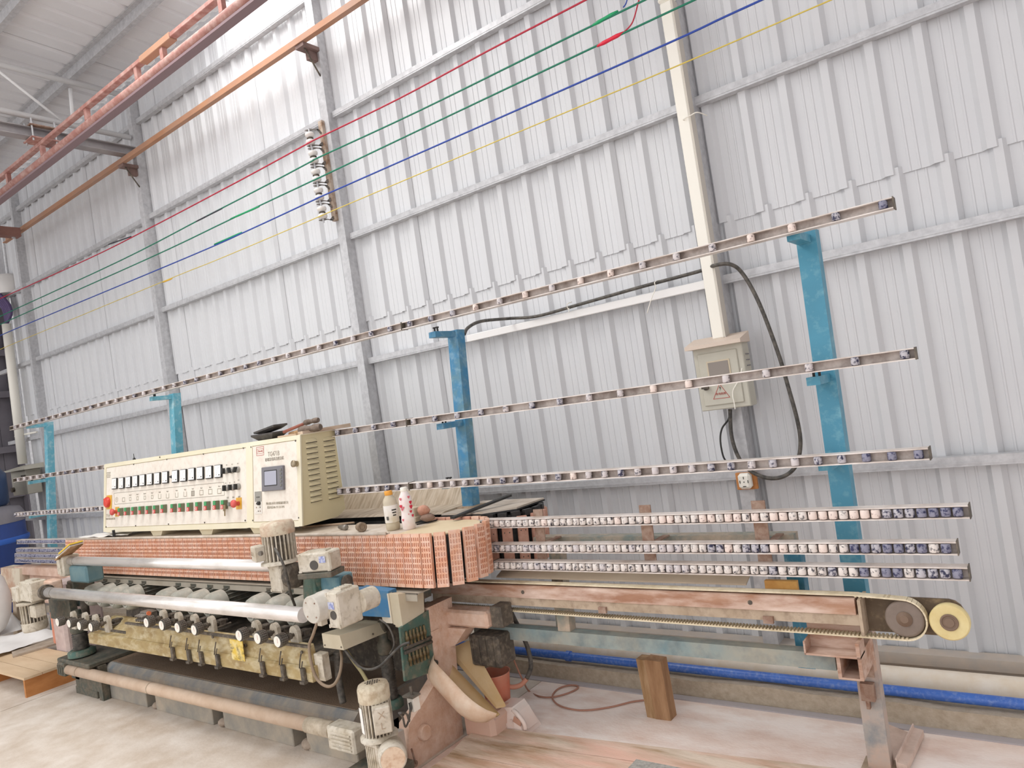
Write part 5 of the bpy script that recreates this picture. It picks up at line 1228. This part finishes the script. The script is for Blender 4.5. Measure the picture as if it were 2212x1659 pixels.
# blue bracket box and grey white junction box, lid box
b = MB(); b.prism([(-2.672, 2.13, .655), (-2.672, 2.13, .775), (-2.60, 2.13, .78), (-2.60, 2.13, .655)], (0, .03, 0)); b.prism([(-2.60, 2.13, .655), (-2.60, 2.13, .78), (-2.475, 2.19, .752), (-2.475, 2.19, .635)], (0, .05, 0))
put(b, 'blue_bracket', mat('clear_blue_paint', '3f83b5', .5, dirt='3a76a3', amt=.5, scale=8, hard=.4, dirt2='6b8897', amt2=.25, scale2=20), label='bright blue folded steel bracket between gearbox and cream junction box', cat='bracket')
jb = thing('junction_box', (-2.45, 2.25, .59), 'blank cream steel junction box hanging under right end of pads', 'junction box')
b = MB(); b.prism([(-2.412, 2.1895, .590), (-2.412, 2.1895, .742), (-2.412, 2.345, .712), (-2.412, 2.325, .576)], (-.06, .012, 0)); b.prism([(-2.472, 2.191, .606), (-2.472, 2.191, .742), (-2.4125, 2.189, .742), (-2.4125, 2.189, .590)], (0, .01, 0)); put(b, 'case', mat('cream_grey_box', 'd3c9b2', .5, dirt='c5b99f', amt=.45, scale=7, hard=.4), jb)
b = MB(); b.box(-2.535, -2.4725, 2.187, 2.21, .610, .743); put(b, 'flange', mat('cream_flange', 'dcd3c0', .5), jb)
a0 = P(743, 1404.6, X=-2.60); a1 = P(834.8, 1366, X=-2.60)
x0_ = P(700, 1404, Y=a0.y).x
lx = thing('cable_cover', (-2.66, a0.y+.15, a0.z), 'cream sheet metal cable cover sticking out below the blue bracket', 'cover')
zt0 = P(736, 1373, Y=a0.y).z; zt1 = a1.z+.05
b = MB(); b.hexa([(x0_, a0.y, a0.z), (-2.60, a0.y, a0.z), (-2.60, a1.y, a1.z), (x0_, a1.y, a1.z)], [(x0_, a0.y, zt0), (-2.615, a0.y, zt0), (-2.615, a1.y, zt1), (x0_, a1.y, zt1)]); put(b, 'shell', mat('cream_grey_box', 'd3c9b2', .5), lx)
b = MB()
for xx, zz in ((x0_+.012, a0.z+.012), (-2.615, a0.z+.012)): b.cyl((xx, a0.y, zz), (xx, a0.y-.002, zz), .004, n=8)
b.cyl((-2.60, a1.y-.08, a1.z+.02), (-2.597, a1.y-.08, a1.z+.02), .005, n=8)
tag(put(b, 'rivets', m_dark, lx), kind='stuff')
# terminal plate, green, with rows of fittings
tp = thing('fitting_plate', (-2.41, 2.25, .36), 'dark green plate with two rows of brass air fittings', 'fitting plate')
b = MB(); b.prism([(-2.42, 2.155, .372), (-2.42, 2.17, .60), (-2.42, 2.355, .62), (-2.42, 2.34, .345)], (.012, 0, 0)); put(b, 'plate', m_green, tp)
mbrass = mat('grimy_brass', '8b7a55', .5, .3, dirt='5d5340', amt=.5, scale=50, hard=.3)
for row, (zz, n) in enumerate(((.545, 6), (.455, 6))):
    for k in range(n):
        y = 2.195+.022*k; b = MB(); b.lathe((-2.402, y, zz-.006*k*.3), UZ, [(.006, -.03), (.006, -.008), (.009, -.008), (.009, .008), (.006, .01), (.005, .032)], 10); put(b, 'air_fitting', mbrass, tp)
    b = MB(); b.tube([(-2.402, 2.17, zz+(.035 if row else -.035)), (-2.402, 2.34, zz+(.025 if row else -.045))], .008, 8); put(b, 'manifold', m_dark, tp)
b = MB(); b.lathe((-2.408, 2.335, .385), UX, [(.014, 0), (.014, .02), (.008, .022)], 14); put(b, 'grommet', m_black2, tp)
# lower front motor
q = P(812, 1600, Y=1.92); x = q.x+.026
lm_ = thing('gear_motor', (x, 1.92, .07), 'upright beige gear motor standing low at the front right corner of the machine', 'gear motor')
ribbed(lm_, (x, 1.92, .262), (-.02, .03, 1), .063, .205, n=26, capm=mat('chipped_cover', 'd8ccb4', .55, dirt='b5a286', amt=.4, scale=24, hard=.2))
xl_box(lm_, (x+.05, 1.905, .345), (.75, -.65, 0), UZ, .035, .052, .045, face=True)
b = MB(); b.obox((x-.022, 1.862, .335), (.014, .001, .05), (Vector((.93, -.36, 0)), Vector((.36, .93, 0)), UZ)); put(b, 'rating_plate', m_paper, lm_)
wormbox(lm_, (x+.005, 1.91, .187), (.038, .045, .062), 'worm_gearbox', plug=False)
b = MB()
for k in range(5): b.box(x-.022+.011*k, x-.018+.011*k, 1.86, 1.865, .14, .235)
put(b, 'gearbox_ribs', m_beige, lm_)
b = MB(); b.lathe((x+.045, 1.93, .212), (.78, -.62, 0), [(.045, 0), (.052, .01), (.052, .055), (.055, .058), (.055, .11), (.050, .115)], 28); put(b, 'side_cover', m_beige, lm_)
b = MB(); d_ = Vector((.78, -.62, 0)).normalized(); b.lathe(Vector((x+.045, 1.93, .212))+d_*.1152, d_, [(.047, 0), (.047, .002)], 28); put(b, 'cover_disc', mat('pink_cream_disc', 'e2cbb2', .6, dirt='c9a587', amt=.35, scale=30, hard=.2), lm_)
b = MB(); b.lathe((x-.07, 1.96, .17), UX, [(.065, 0), (.07, .01), (.07, .03)], 20); put(b, 'coupling', m_dark, lm_)
# left gear motor hanging down, and the bracket at the rear bar's left end
gl = thing('gear_motor', (-5.72, 1.9, .47), 'dusty beige gear motor hanging downward at the far left end of front bar', 'gear motor')
q = P(66, 1303, Y=1.90); xg = q.x+.02
ribbed(gl, (xg, 1.90, .648), (0, .02, -1), .074, .19, n=22, holes=False)
b = MB(); b.box(xg+.06, xg+.15, 1.86, 1.93, .56, .64, .006); put(b, 'terminal_box', m_beige, gl)
wormbox(gl, (xg+.06, 1.9, .735), (.10, .05, .065), 'worm_gearbox', plug=False)
wormbox(gl, (xg-.09, 1.88, .715), (.05, .045, .05), 'side_gearbox', plug=False)
b = MB(); b.lathe((-5.44, 1.90, .73), UX, [(.048, 0), (.048, .03)], 20); put(b, 'bar_flange', m_dark, gl)
b = MB(); b.box(xg+.14, xg+.28, 1.93, 2.0, .70, .79, .008); put(b, 'rear_lug', m_pinkbed, gl)
ul = thing('bar_bracket', (-5.35, 2.06, .74), 'dusty bracket and teal block holding left end of rear guide bar', 'bracket')
b = MB(); b.box(-5.46, -5.385, 2.0, 2.11, .80, .935, .008); b.box(-5.45, -5.40, 1.99, 2.0, .82, .92); put(b, 'worn_block', m_beige, ul)
b = MB(); b.box(-5.38, -5.12, 2.03, 2.14, .755, .865, .012); put(b, 'teal_block', mat('grey_teal_block', '5b7d86', .6, dirt='6f8a8d', amt=.5, scale=10, hard=.3), ul)
b = MB(); b.box(-5.52, -5.43, 2.06, 2.2, .66, .752, .006); b.box(-5.51, -5.44, 2.05, 2.06, .67, .73); put(b, 'lower_casting', m_greenD, ul)
b = MB(); b.cyl((-5.46, 2.13, .50), (-5.46, 2.13, .66), .025, n=14); put(b, 'pillar', m_dark, ul)
for k, (m_, dz) in enumerate(((m_wood4, .0), (m_paper, .012), (mat('grey_card', 'a79f98', .7), .022), (mat('yellow_card', 'e3c13c', .6), .032))):
    b = MB(); ax_ = Vector((.8, .25, .42)).normalized(); ay = UZ.cross(ax_).normalized(); az = ax_.cross(ay)
    b.obox(Vector((-5.36+.012*k, 2.04, .958+dz)), (.085-.008*k, .05, .004), (ax_, ay, az)); put(b, 'pad_strip', m_, label=('brown', 'white', 'grey', 'yellow')[k]+' thin pad strip in the tilted pile over left end of rear bar', cat='strip', group='pile of pad strips')

# ---- big pinkish casting at the left end, pillar on the right of it
lc = thing('left_casting', (-5.8, 2.3, 0), 'lavender pink dusted end casting behind the left dial adjusters', 'casting')
b = MB(); b.box(-6.42, -6.20, 2.26, 2.55, 0, .66, .02); put(b, 'body', mat('lavender_casting', 'c9b6b3', .75, dirt='b39c96', amt=.5, scale=5, hard=.4, dirt2='dccbc4', amt2=.3, scale2=13), lc)
b = MB(); b.box(-6.49, -6.421, 2.27, 2.50, .16, .44, .02); put(b, 'red_flange', mat('salmon_flange', 'd48d74', .7), lc)
b = MB(); b.box(-5.60, -5.52, 2.12, 2.2, .56, .76); put(b, 'upright', m_tealD, lc)
b = MB(); b.box(-5.84, -5.5, 2.05, 2.1, .48, .62, .004); put(b, 'plug_block', m_greenD, lc)
# ================================================================= FLOOR, RIGHT SIDE
# cut plastic trough funnel: half shells lofted along an axis
def trough(A, B, r0, r1, opn, m_out, m_in, name, label, cat, th=.003):
    A = Vector(A); B = Vector(B); ax = (B-A).normalized(); L_ = (B-A).length
    o = Vector(opn); o = (o-ax*o.dot(ax)).normalized(); s = ax.cross(o)
    b = MB(); N_ = 14; K = 10; rings = []; inn = []
    for i in range(N_+1):
        t_ = i/N_; r = (r0 + (r1-r0)*t_)*(min(1, .35+t_*4.2))*(1 if t_ < .62 else math.sqrt(max(.004, 1-((t_-.62)/.385)**2)))
        c = A+ax*L_*t_ - o*(.25*r)
        rings.append([b._v(c + s*(r*math.cos(a)) - o*(r*math.sin(a))*1.0) for a in [math.pi*k/K for k in range(K+1)]])
        r2 = max(r-th, .001); inn.append([b._v(c + s*(r2*math.cos(a)) - o*(r2*math.sin(a))) for a in [math.pi*k/K for k in range(K+1)]])
    for i in range(N_):
        for k in range(K): b._f([rings[i][k], rings[i][k+1], rings[i+1][k+1], rings[i+1][k]], True)
    b.m = 1
    for i in range(N_):
        for k in range(K): b._f([inn[i][k], inn[i+1][k], inn[i+1][k+1], inn[i][k+1]], True)
        for k in (0, K): b._f([rings[i][k], rings[i+1][k], inn[i+1][k], inn[i][k]])
    return put(b, name, [m_out, m_in], label=label, cat=cat)
m_tr = mat('dusty_pink_trough', 'dcc0a3', .6, dirt='cfa98c', amt=.5, scale=5, hard=.4, dirt2='e6d3bf', amt2=.4, scale2=14)
m_tri = mat('amber_trough_inside', 'dcc197', .5, dirt='d0ae78', amt=.5, scale=7, hard=.4)
tA = P(948, 1405, Y=2.40); tB = P(1078, 1540, Y=2.36)
trough(tA, tB, .098, .10, (.62, .5, .6), m_tr, m_tri, 'cut_trough', 'pale pink cut plastic trough slanting down from machine end plate', 'trough')
tA = P(995, 1408, Y=2.56); tB = P(1082, 1530, Y=2.50)
b = MB(); a_, c_ = tA, tB; u = Vector((.35, .5, .75)).normalized()
b.hexa([a_+Vector((-.05, -.03, .0)), a_+Vector((.05, .03, .03)), c_+Vector((.012, .02, .0)), c_+Vector((-.02, -.01, 0))], [a_+Vector((-.045, -.02, .022)), a_+Vector((.045, .03, .05)), c_+Vector((.012, .02, .012)), c_+Vector((-.02, -.005, .012))])
put(b, 'amber_funnel', m_tri, label='translucent amber funnel piece behind the pale pink trough', cat='funnel')
q = P(1068, 1490, Y=2.62)
b = MB(); b.lathe((q.x-.02, 2.66, .0), UZ, [(.05, 0), (.075, .22), (.079, .225), (.073, .225), (.048, .008)], 24, True, True); put(b, 'orange_bucket', mat('orange_red_bucket', 'dd7455', .6, dirt='d9a38c', amt=.45, scale=6, hard=.5), label='orange red plastic bucket half hidden behind the trough', cat='bucket')
# jerrycan cut open, lying on the floor
jc = thing('cut_jerrycan', (-2.2, 2.55, 0), 'white translucent cut jerrycan lying on dusty floor with handle hole', 'jerrycan')
m_jc = mat('milky_plastic', 'eee5de', .35, dirt='e7c6b6', amt=.45, scale=4, hard=.5)
m_jcp = mat('dust_filled_plastic', 'e2c3b2', .7, dirt='d9b09a', amt=.5, scale=5, hard=.5)
b = MB(); b.box(-2.385, -2.20, 2.44, 2.62, .0, .115, .02); put(b, 'lower_half', m_jcp, jc)
pts = []
x0, x1, y0, y1, z0, z1_ = -2.265, -2.105, 2.52, 2.67, .0, .11
b = MB()
b.hexa([(x0, y0, z0), (x1, y0+.02, z0), (x1, y1, z0), (x0, y1, z0)], [(x0+.01, y0+.03, z1_), (x0+.09, y0+.04, z1_+.006), (x0+.09, y1-.01, z1_+.006), (x0+.01, y1-.01, z1_)])
b.hexa([(x0+.0901, y0+.045, .03), (x1-.002, y0+.035, .02), (x1-.002, y1-.02, .02), (x0+.0901, y1-.02, .03)], [(x0+.0901, y0+.05, .113), (x0+.12, y0+.05, .095), (x0+.12, y1-.02, .095), (x0+.0901, y1-.02, .113)])
sh_ = put(b, 'shoulder', m_jc, jc)
b = MB(); b.tube(spline([(x0+.09, y0+.045, .10), (x0+.12, y0+.035, .092), (x1-.005, y0+.03, .06), (x1, y0+.03, .03)], 4), .010, 8); put(b, 'handle', m_jc, sh_)
b = MB(); b.obox((x0+.12, y0+.028, .062), (.022, .002, .014), (Vector((.9, 0, -.4)).normalized(), UY, Vector((.4, 0, .9)).normalized()), .001); put(b, 'handle_hole', mat('pink_shadow', 'c79a84', .7), sh_)
for k in range(3):
    b = MB(); b.obox((x0+.025+.035*k, y0+.012+.004*k, .05), (.005, .003, .02), (Vector((.9, 0, .3)).normalized(), UY, Vector((-.3, 0, .9)).normalized())); put(b, 'grip_rib', m_jc, sh_)
# hoses
cable('drain_hose', [P(1092, 1295, Y=2.72), P(1108, 1330, Y=2.74), P(1124, 1362, Y=2.76), P(1140, 1400, Y=2.77), P(1147, 1438, Y=2.76), P(1138, 1465, Y=2.74)], .011, m_black2, 'black upper length of thick drain hose hanging behind lower rail', 'hose')
cable('drain_hose', [P(1138, 1466, Y=2.74), P(1124, 1480, Y=2.72), P(1105, 1484, Y=2.70), P(1088, 1476, Y=2.69), P(1078, 1462, Y=2.68)], .0115, mat('pink_dusted_hose', 'c98f78', .7), 'pink dusted lower end of thick drain hose curling to the bucket', 'hose')
fc = lambda x, y: P(x, y, Z=.006)
cable('floor_cable', [P(1094, 1383, Y=2.72), P(1112, 1430, Y=2.74), P(1128, 1466, Y=2.76), fc(1142, 1492), fc(1165, 1504), fc(1192, 1506), fc(1225, 1498), fc(1246, 1488), fc(1246, 1481), fc(1225, 1481), fc(1203, 1490), fc(1193, 1506), fc(1205, 1522), fc(1235, 1532), fc(1270, 1534), fc(1320, 1527), fc(1365, 1516), fc(1396, 1512)], .0042, mat('dusty_brown_cable', 'b0806c', .7), 'thin pinkish cable looping over the dusty floor to the wooden block', 'cable')
# wooden block standing
b = MB(); q0 = P(1402, 1545, Z=0); 
pts = [(q0.x, 2.90, 0), (q0.x+.055, 2.872, 0), (q0.x+.125, 2.91, 0), (q0.x+.07, 2.94, 0)]
tz = .262
wb_ = thing('wood_block', (q0.x+.06, 2.9, 0), 'brown wooden block standing upright on the floor under the lower rail', 'wood block')
for k in range(2):
    o_ = Vector((.0, .0, 0))
    p4 = [Vector(p) for p in pts]
    e0, e1 = (0, .47) if k == 0 else (.48, 1)
    A_ = p4[0].lerp(p4[2], e0*0) 
b = MB(); b.hexa([(q0.x, 2.885, 0), (q0.x+.045, 2.88, 0), (q0.x+.045, 2.945, 0), (q0.x, 2.945, 0)], [(q0.x-.012, 2.885, tz), (q0.x+.033, 2.88, tz), (q0.x+.033, 2.945, tz), (q0.x-.012, 2.945, tz)]); put(b, 'left_plank', m_wood4, wb_)
b = MB(); b.hexa([(q0.x+.046, 2.878, 0), (q0.x+.118, 2.882, 0), (q0.x+.118, 2.945, 0), (q0.x+.046, 2.945, 0)], [(q0.x+.034, 2.878, tz+.004), (q0.x+.112, 2.882, tz), (q0.x+.112, 2.945, tz), (q0.x+.034, 2.945, tz+.004)]); put(b, 'right_plank', mat('brown_block_wood_b', 'b58f6b', .85, dirt='936d4c', amt=.5, scale=12, hard=.3, stretch=(2, 2, .3)), wb_)
# foreground planks
pk = [((-2.33, 2.512), (-2.335, 2.400), (-.55, 2.55), (-.55, 2.70)), ((-2.336, 2.397), (-2.305, 2.255), (-.5, 2.36), (-.5, 2.547)), ((-2.304, 2.252), (-2.30, 1.95), (-.45, 1.95), (-.45, 2.357))]
lbs = ('farthest of three dusty planks lying in the foreground, nearest the jerrycan', 'middle of three dusty planks lying in the foreground', 'nearest wide dusty plank at the bottom edge of the picture')
for (pts, lb) in zip(pk, lbs):
    b = MB(); q = [pts[1], pts[2], pts[3], pts[0]]
    b.hexa([(x, y, .001) for x, y in q], [(x, y, .030) for x, y in q]); put(b, 'floor_plank', mat('dusted_floor_plank', 'dfcdbb', .85, dirt='a98b6b', amt=.46, scale=6, hard=.25, dirt2='e6b9a6', amt2=.38, scale2=2.2, stretch=(.45, 2.5, 1), bump=.25, bscale=70), label=lb, cat='plank', group='dusty foreground planks')
q = P(1395, 1652, Z=.05); b = MB(); b.box(q.x-.06, q.x+.22, q.y-.22, q.y+.03, .0305, .052, .008); put(b, 'grey_slab', mat('speckled_grey_slab', 'b5b1aa', .7, dirt='8f8b85', amt=.45, scale=60, hard=.3), label='speckled grey slab lying on the planks at bottom edge', cat='slab')
# angle iron on the floor at the post foot
b = MB(); q0, q1, q2 = P(1975, 1588, Z=.005), P(1938, 1665, Z=.005), P(1932, 1568, Z=.005)
b.hexa([q2+Vector((-.05, .02, -.004)), q0+Vector((0, 0, -.004)), q1+Vector((0, 0, -.004)), q1+Vector((-.09, 0, -.004))], [q2+Vector((-.05, .02, .002)), q0+Vector((0, 0, .002)), q1+Vector((0, 0, .002)), q1+Vector((-.09, 0, .002))])
d_ = (q1-q0).normalized(); n_ = Vector((d_.y, -d_.x, 0)); n_ = -n_ if n_.x < 0 else n_
b.hexa([q0, q1, q1+n_*.004, q0+n_*.004], [q0+Vector((0, 0, .045)), q1+Vector((0, 0, .045)), q1+n_*.004+Vector((0, 0, .045)), q0+n_*.004+Vector((0, 0, .045))])
b.hexa([q0+n_*.0041+Vector((0, 0, .002)), q1+n_*.0041+Vector((0, 0, .002)), q1+n_*.035+Vector((0, 0, .002)), q0+n_*.035+Vector((0, 0, .002))], [q0+n_*.0041+Vector((0, 0, .03)), q1+n_*.0041+Vector((0, 0, .03)), q1+n_*.035+Vector((0, 0, .026)), q0+n_*.035+Vector((0, 0, .026))])
put(b, 'angle_iron', mat('dusted_angle_iron', 'd9c2b4', .75, dirt='b99f90', amt=.4, scale=9, hard=.3), label='pink dusted angle iron lying on floor beside the rightmost post', cat='angle iron')
# stones under the bed
for k, (px_, py_, lb) in enumerate(((327, 1519, 'small grey stone chocked under the bed, leftmost of three stones'), (472, 1562, 'grey stone in the middle bed notch, second of three stones'), (656, 1612, 'largest round stone at the right bed notch'))):
    q = P(px_, py_, Y=2.06); r = (.026, .030, .034)[k]
    b = MB(); b.ball((q.x, 2.09, r*.75), r, 9, (1.25, 1, .75), .08); put(b, 'stone', mat('floor_stone', 'b5a596', .9, dirt='9b8b7c', amt=.5, scale=30, hard=.3), label=lb, cat='stone', org=(q.x, 2.09, 0))
# cables on the machine front right
Wc = lambda lst: [P(x, y, Y=Y) for x, y, Y in lst]
cable('motor_cable', Wc([(594, 1185, 1.92), (603, 1200, 1.90), (613, 1222, 1.90), (621, 1250, 1.92), (628, 1282, 1.95), (637, 1308, 2.0)]), .006, m_black2, 'black cable dropping from upper gear motor past the front guide bar')
cable('control_cable', Wc([(685, 1345, 1.90), (676, 1372, 1.88), (668, 1395, 1.88), (672, 1430, 1.86), (684, 1465, 1.86), (704, 1482, 1.86), (722, 1478, 1.88), (734, 1455, 1.92), (738, 1425, 2.0), (736, 1405, 2.05)]), .0065, mat('brown_dusty_cable', '8d7a66', .7), 'brown dusty cable looping low from the front gearbox to cable cover')
cable('corrugated_hose', Wc([(728, 1408, 2.08), (730, 1440, 2.08), (733, 1475, 2.08), (741, 1518, 2.08)]), .016, m_black2, 'black corrugated hose dropping from cable cover to the bed')
cable('control_cable', Wc([(745, 1404, 2.02), (762, 1425, 2.03), (780, 1442, 2.04), (800, 1446, 2.04), (822, 1438, 2.06), (842, 1418, 2.1), (866, 1395, 2.13), (885, 1388, 2.15)]), .006, m_black2, 'dark cable sagging from cable cover to the green fitting plate')
cable('control_cable', Wc([(747, 1404, 2.05), (765, 1430, 2.05), (780, 1450, 2.03), (792, 1470, 2.0), (800, 1480, 1.97)]), .008, mat('olive_hose', '8f8560', .7), 'olive sleeved cable running down to the lower front motor')
cable('control_cable', Wc([(820, 1338, 2.12), (836, 1350, 2.12), (848, 1372, 2.12), (851, 1395, 2.12), (842, 1412, 2.12)]), .004, m_black2, 'thin dark cable curving down below the junction box')
for k, (dx, lb) in enumerate(((0, 'first dark lead from motor box to the limit switch'), (8, 'second dark lead from motor box to the limit switch'))):
    cable('motor_lead', Wc([(862+dx*.4, 1540, 1.88-.012*k), (870+dx, 1550-dx, 1.92), (876+dx, 1570-dx*1.5, 1.96), (884, 1552-dx, 2.03-.012*k), (886+k*3, 1530, 2.045-.012*k), (884+3*k, 1518, 2.05)]), .004, m_black2, lb)
q = P(892, 1508, Y=2.08); ls = thing('limit_switch', (q.x, 2.08, q.z-.05), 'small white limit switch with metal plunger on machine end plate', 'switch')
b = MB(); b.box(q.x-.018, q.x+.02, 2.06, 2.098, q.z-.05, q.z+.01, .003); put(b, 'body', m_white, ls)
b = MB(); b.box(q.x-.03, q.x+.03, 2.05, 2.098, q.z+.011, q.z+.018); b.cyl((q.x, 2.075, q.z+.018), (q.x, 2.075, q.z+.05), .006, n=10); put(b, 'plunger_plate', m_steel, ls)
cl = MB(); cl.box(-2.80, -2.74, 1.99, 2.03, .40, .52, .003); cl.box(-2.76, -2.735, 1.985, 1.99, .42, .50); put(cl, 'tray_end_block', m_beige, label='dusty white mounting block at right end of the khaki tray', cat='block')

# ================================================================= LEFT SIDE
ic = thing('infeed_conveyor', (-7.2, 2.62, 0), 'pink dusted infeed conveyor beam and end box left of the pad track', 'conveyor')
m_inf = mat('pink_dusted_casting', 'dcc3b4', .75, dirt='cba893', amt=.5, scale=5, hard=.4, dirt2='b9917b', amt2=.25, scale2=12)
b = MB(); b.lean(-8.05, -6.05, -.04, .06, .60, .668); put(b, 'beam', m_inf, ic)
b = MB(); b.lean(-7.7, -6.05, .06, .10, .66, .70); put(b, 'back_board', m_wood2, ic)
b = MB(); b.lean(-8.34, -7.86, -.06, .05, .43, .66); put(b, 'end_box', mat('peeling_paint', 'd9cdb8', .7, dirt='bd9a82', amt=.45, scale=3.5, hard=.12), ic)
b = MB(); b.lean(-8.4, -6.5, -.12, .0, .40, .43); put(b, 'ledge', m_beam, ic)
b = MB(); b.lean(-7.8, -6.9, .0, .02, .43, .60); put(b, 'panel', m_inf, ic)
for x in (-8.0, -6.6):
    b = MB(); b.lean(x-.05, x+.05, -.06, .04, 0, .40); put(b, 'leg', m_tan, ic)
# pallet
pl = thing('pallet', (-6.3, 2.0, 0), 'low wooden pallet with orange side boards at the lower left', 'pallet')
for k, (y0, y1) in enumerate(((1.845, 1.955), (1.96, 2.08), (2.085, 2.25))):
    b = MB(); b.box(-7.4, -5.845-.003*k, y0, y1, .122, .138); put(b, 'top_board', m_wood2, pl)
for x in (-5.87, -6.6, -7.38):
    b = MB(); b.box(x-.012, x+.012, 1.85, 2.24, .0, .1218); put(b, 'side_board', m_wood3, pl)
b = MB(); b.hexa([P(26, 1421, Z=.139), P(32, 1421, Z=.139), P(124, 1392, Z=.139), P(118, 1384, Z=.139)], [P(26, 1416, Z=.155), P(32, 1416, Z=.155), P(124, 1388, Z=.155), P(118, 1380, Z=.155)])
q = [P(28, 1421, Z=.139), P(123, 1393, Z=.139), P(120, 1382, Z=.139), P(25, 1408, Z=.139)]
b = MB(); b.hexa(q, [p+Vector((0, 0, .014)) for p in q]); put(b, 'grey_board', mat('grey_weathered_board', 'b9aa99', .85, dirt='9c8c7b', amt=.5, scale=12, hard=.3), label='narrow grey weathered board lying on the pallet', cat='board')
def cloth(name, outline, z, amp, label, cat, m=m_sack, n=9, seed=3):
    random.seed(seed); qs = [P(x, y, Z=z) for x, y in outline]; b = MB(); g_ = []
    for i in range(n+1):
        for j in range(n+1):
            u, w = i/n, j/n; p = qs[0].lerp(qs[1], u).lerp(qs[3].lerp(qs[2], u), w)
            e = min(u, 1-u, w, 1-w)*4; g_.append(b._v(p+Vector((random.uniform(-.01, .01), random.uniform(-.01, .01), .003+min(1, e)*amp*(.6+.4*math.sin(u*7+w*5))+random.uniform(0, .008)))))
    for i in range(n):
        for j in range(n): k = i*(n+1)+j; b._f([g_[k], g_[k+n+1], g_[k+n+2], g_[k+1]][::-1], True)
    return put(b, name, m, label=label, cat=cat)
cloth('plastic_sheet', ((-30, 1424), (122, 1376), (146, 1360), (-20, 1378)), .157, .05, 'crumpled white woven sheet spread over the pallet', 'sheet')
cloth('woven_sack', ((-40, 1384), (46, 1362), (44, 1335), (-30, 1330)), .16, .12, 'flat white woven sack behind the crumpled sheet', 'sack', seed=5)
q = P(-26, 1275, Y=2.2); b = MB(); b.ball((q.x-.06, 2.2, .46), .22, 14, (.85, .8, 1.35), .03); put(b, 'stuffed_sack', m_sack, label='bulging white sack cut off by the left picture edge', cat='sack', org=(q.x-.06, 2.2, .165))
# tanks, left switch box, conduit
b = MB(); b.lathe((-9.85, 2.68, .0), UZ, [(.60, 0), (.62, .03), (.62, .78), (.635, .80), (.635, .86), (.62, .88), (.62, 1.10), (.58, 1.17), (.45, 1.20)], 40); tk2 = put(b, 'blue_drum', m_tank2, label='large blue plastic drum standing at the left picture edge', cat='drum')
b = MB(); b.lathe((-9.85, 2.68, .80), UZ, [(.637, 0), (.645, .01), (.645, .05), (.637, .06)], 40, False, False); put(b, 'band', mat('bright_blue_band', '3a6fd0', .4), tk2)
b = MB(); b.lathe((-9.85, 2.68, 1.02), UZ, [(.624, 0), (.624, .09), (.585, .16), (.45, .19)], 40, False, True); put(b, 'dusty_lid', m_tanktop, tk2)
b = MB(); b.lathe((-9.9, 2.66, 1.212), UZ, [(.50, 0), (.53, .03), (.53, .36), (.48, .42), (.3, .44)], 36); put(b, 'navy_drum', m_tank, label='navy blue drum standing on top of the large blue drum', cat='drum')
lb_ = thing('switch_box', (-10.0, 3.5, 1.28), 'grey switch box on the far left column behind roller rails', 'electrical box')
b = MB(); b.box(-10.32, -9.86, 3.40, 3.56, 1.285, 1.58, .006); put(b, 'case', m_box, lb_)
b = MB(); b.hexa([(-10.36, 3.34, 1.581), (-9.70, 3.34, 1.581), (-9.70, 3.56, 1.581), (-10.36, 3.56, 1.581)], [(-10.36, 3.34, 1.60), (-9.70, 3.34, 1.60), (-9.70, 3.56, 1.64), (-10.36, 3.56, 1.64)]); put(b, 'rain_hood', m_box, lb_)
b = MB(); b.box(-10.0, -9.86, 3.396, 3.3995, 1.45, 1.52); put(b, 'window', m_dark, lb_)
b = MB(); b.cyl((-10.27, 3.40, 1.36), (-10.27, 3.37, 1.36), .03, n=12); put(b, 'latch', m_dark, lb_)
q0, q1 = P(49, 1002, Y=3.50), P(14, 700, Y=3.50)
b = MB(); b.tube([q0, q1], .05, 14); cdt = put(b, 'conduit', m_white, label='white plastic conduit running up the far left column', cat='conduit')
b = MB(); 
for k in range(5): b.tube(spline([q1+Vector((0, 0, .0)), q1+Vector((.05*(k-2), .02, .22)), q1+Vector((-.25-.1*k, -.05, .35+.12*k)), q1+Vector((-.7, -.1, .45+.16*k))], 5), .022, 6)
tag(put(b, 'loose_wires', mat('violet_wires', '56456f', .5), cdt), kind='stuff')
cable('cable_tie', [P(33, 943, Y=3.55), P(60, 937, Y=3.55), P(80, 933, Y=3.6)], .012, m_white, 'white cable tie with long tail round the far left conduit', 'cable tie')
b = MB(); q = P(20, 615, Y=3.62); b.lathe((q.x, 3.62, q.z-.12), UZ, [(.14, 0), (.15, .03), (.15, .2), (.11, .24)], 20); lp = put(b, 'work_lamp', mat('pale_lamp_shell', 'd9d6d3', .4), label='pale round lamp housing hanging at far left column', cat='lamp')
b = MB(); b.cyl((q.x, 3.62, q.z+.12), (q.x, 3.62, q.z+.75), .012, n=8); put(b, 'hanger_rod', m_galv, lp)
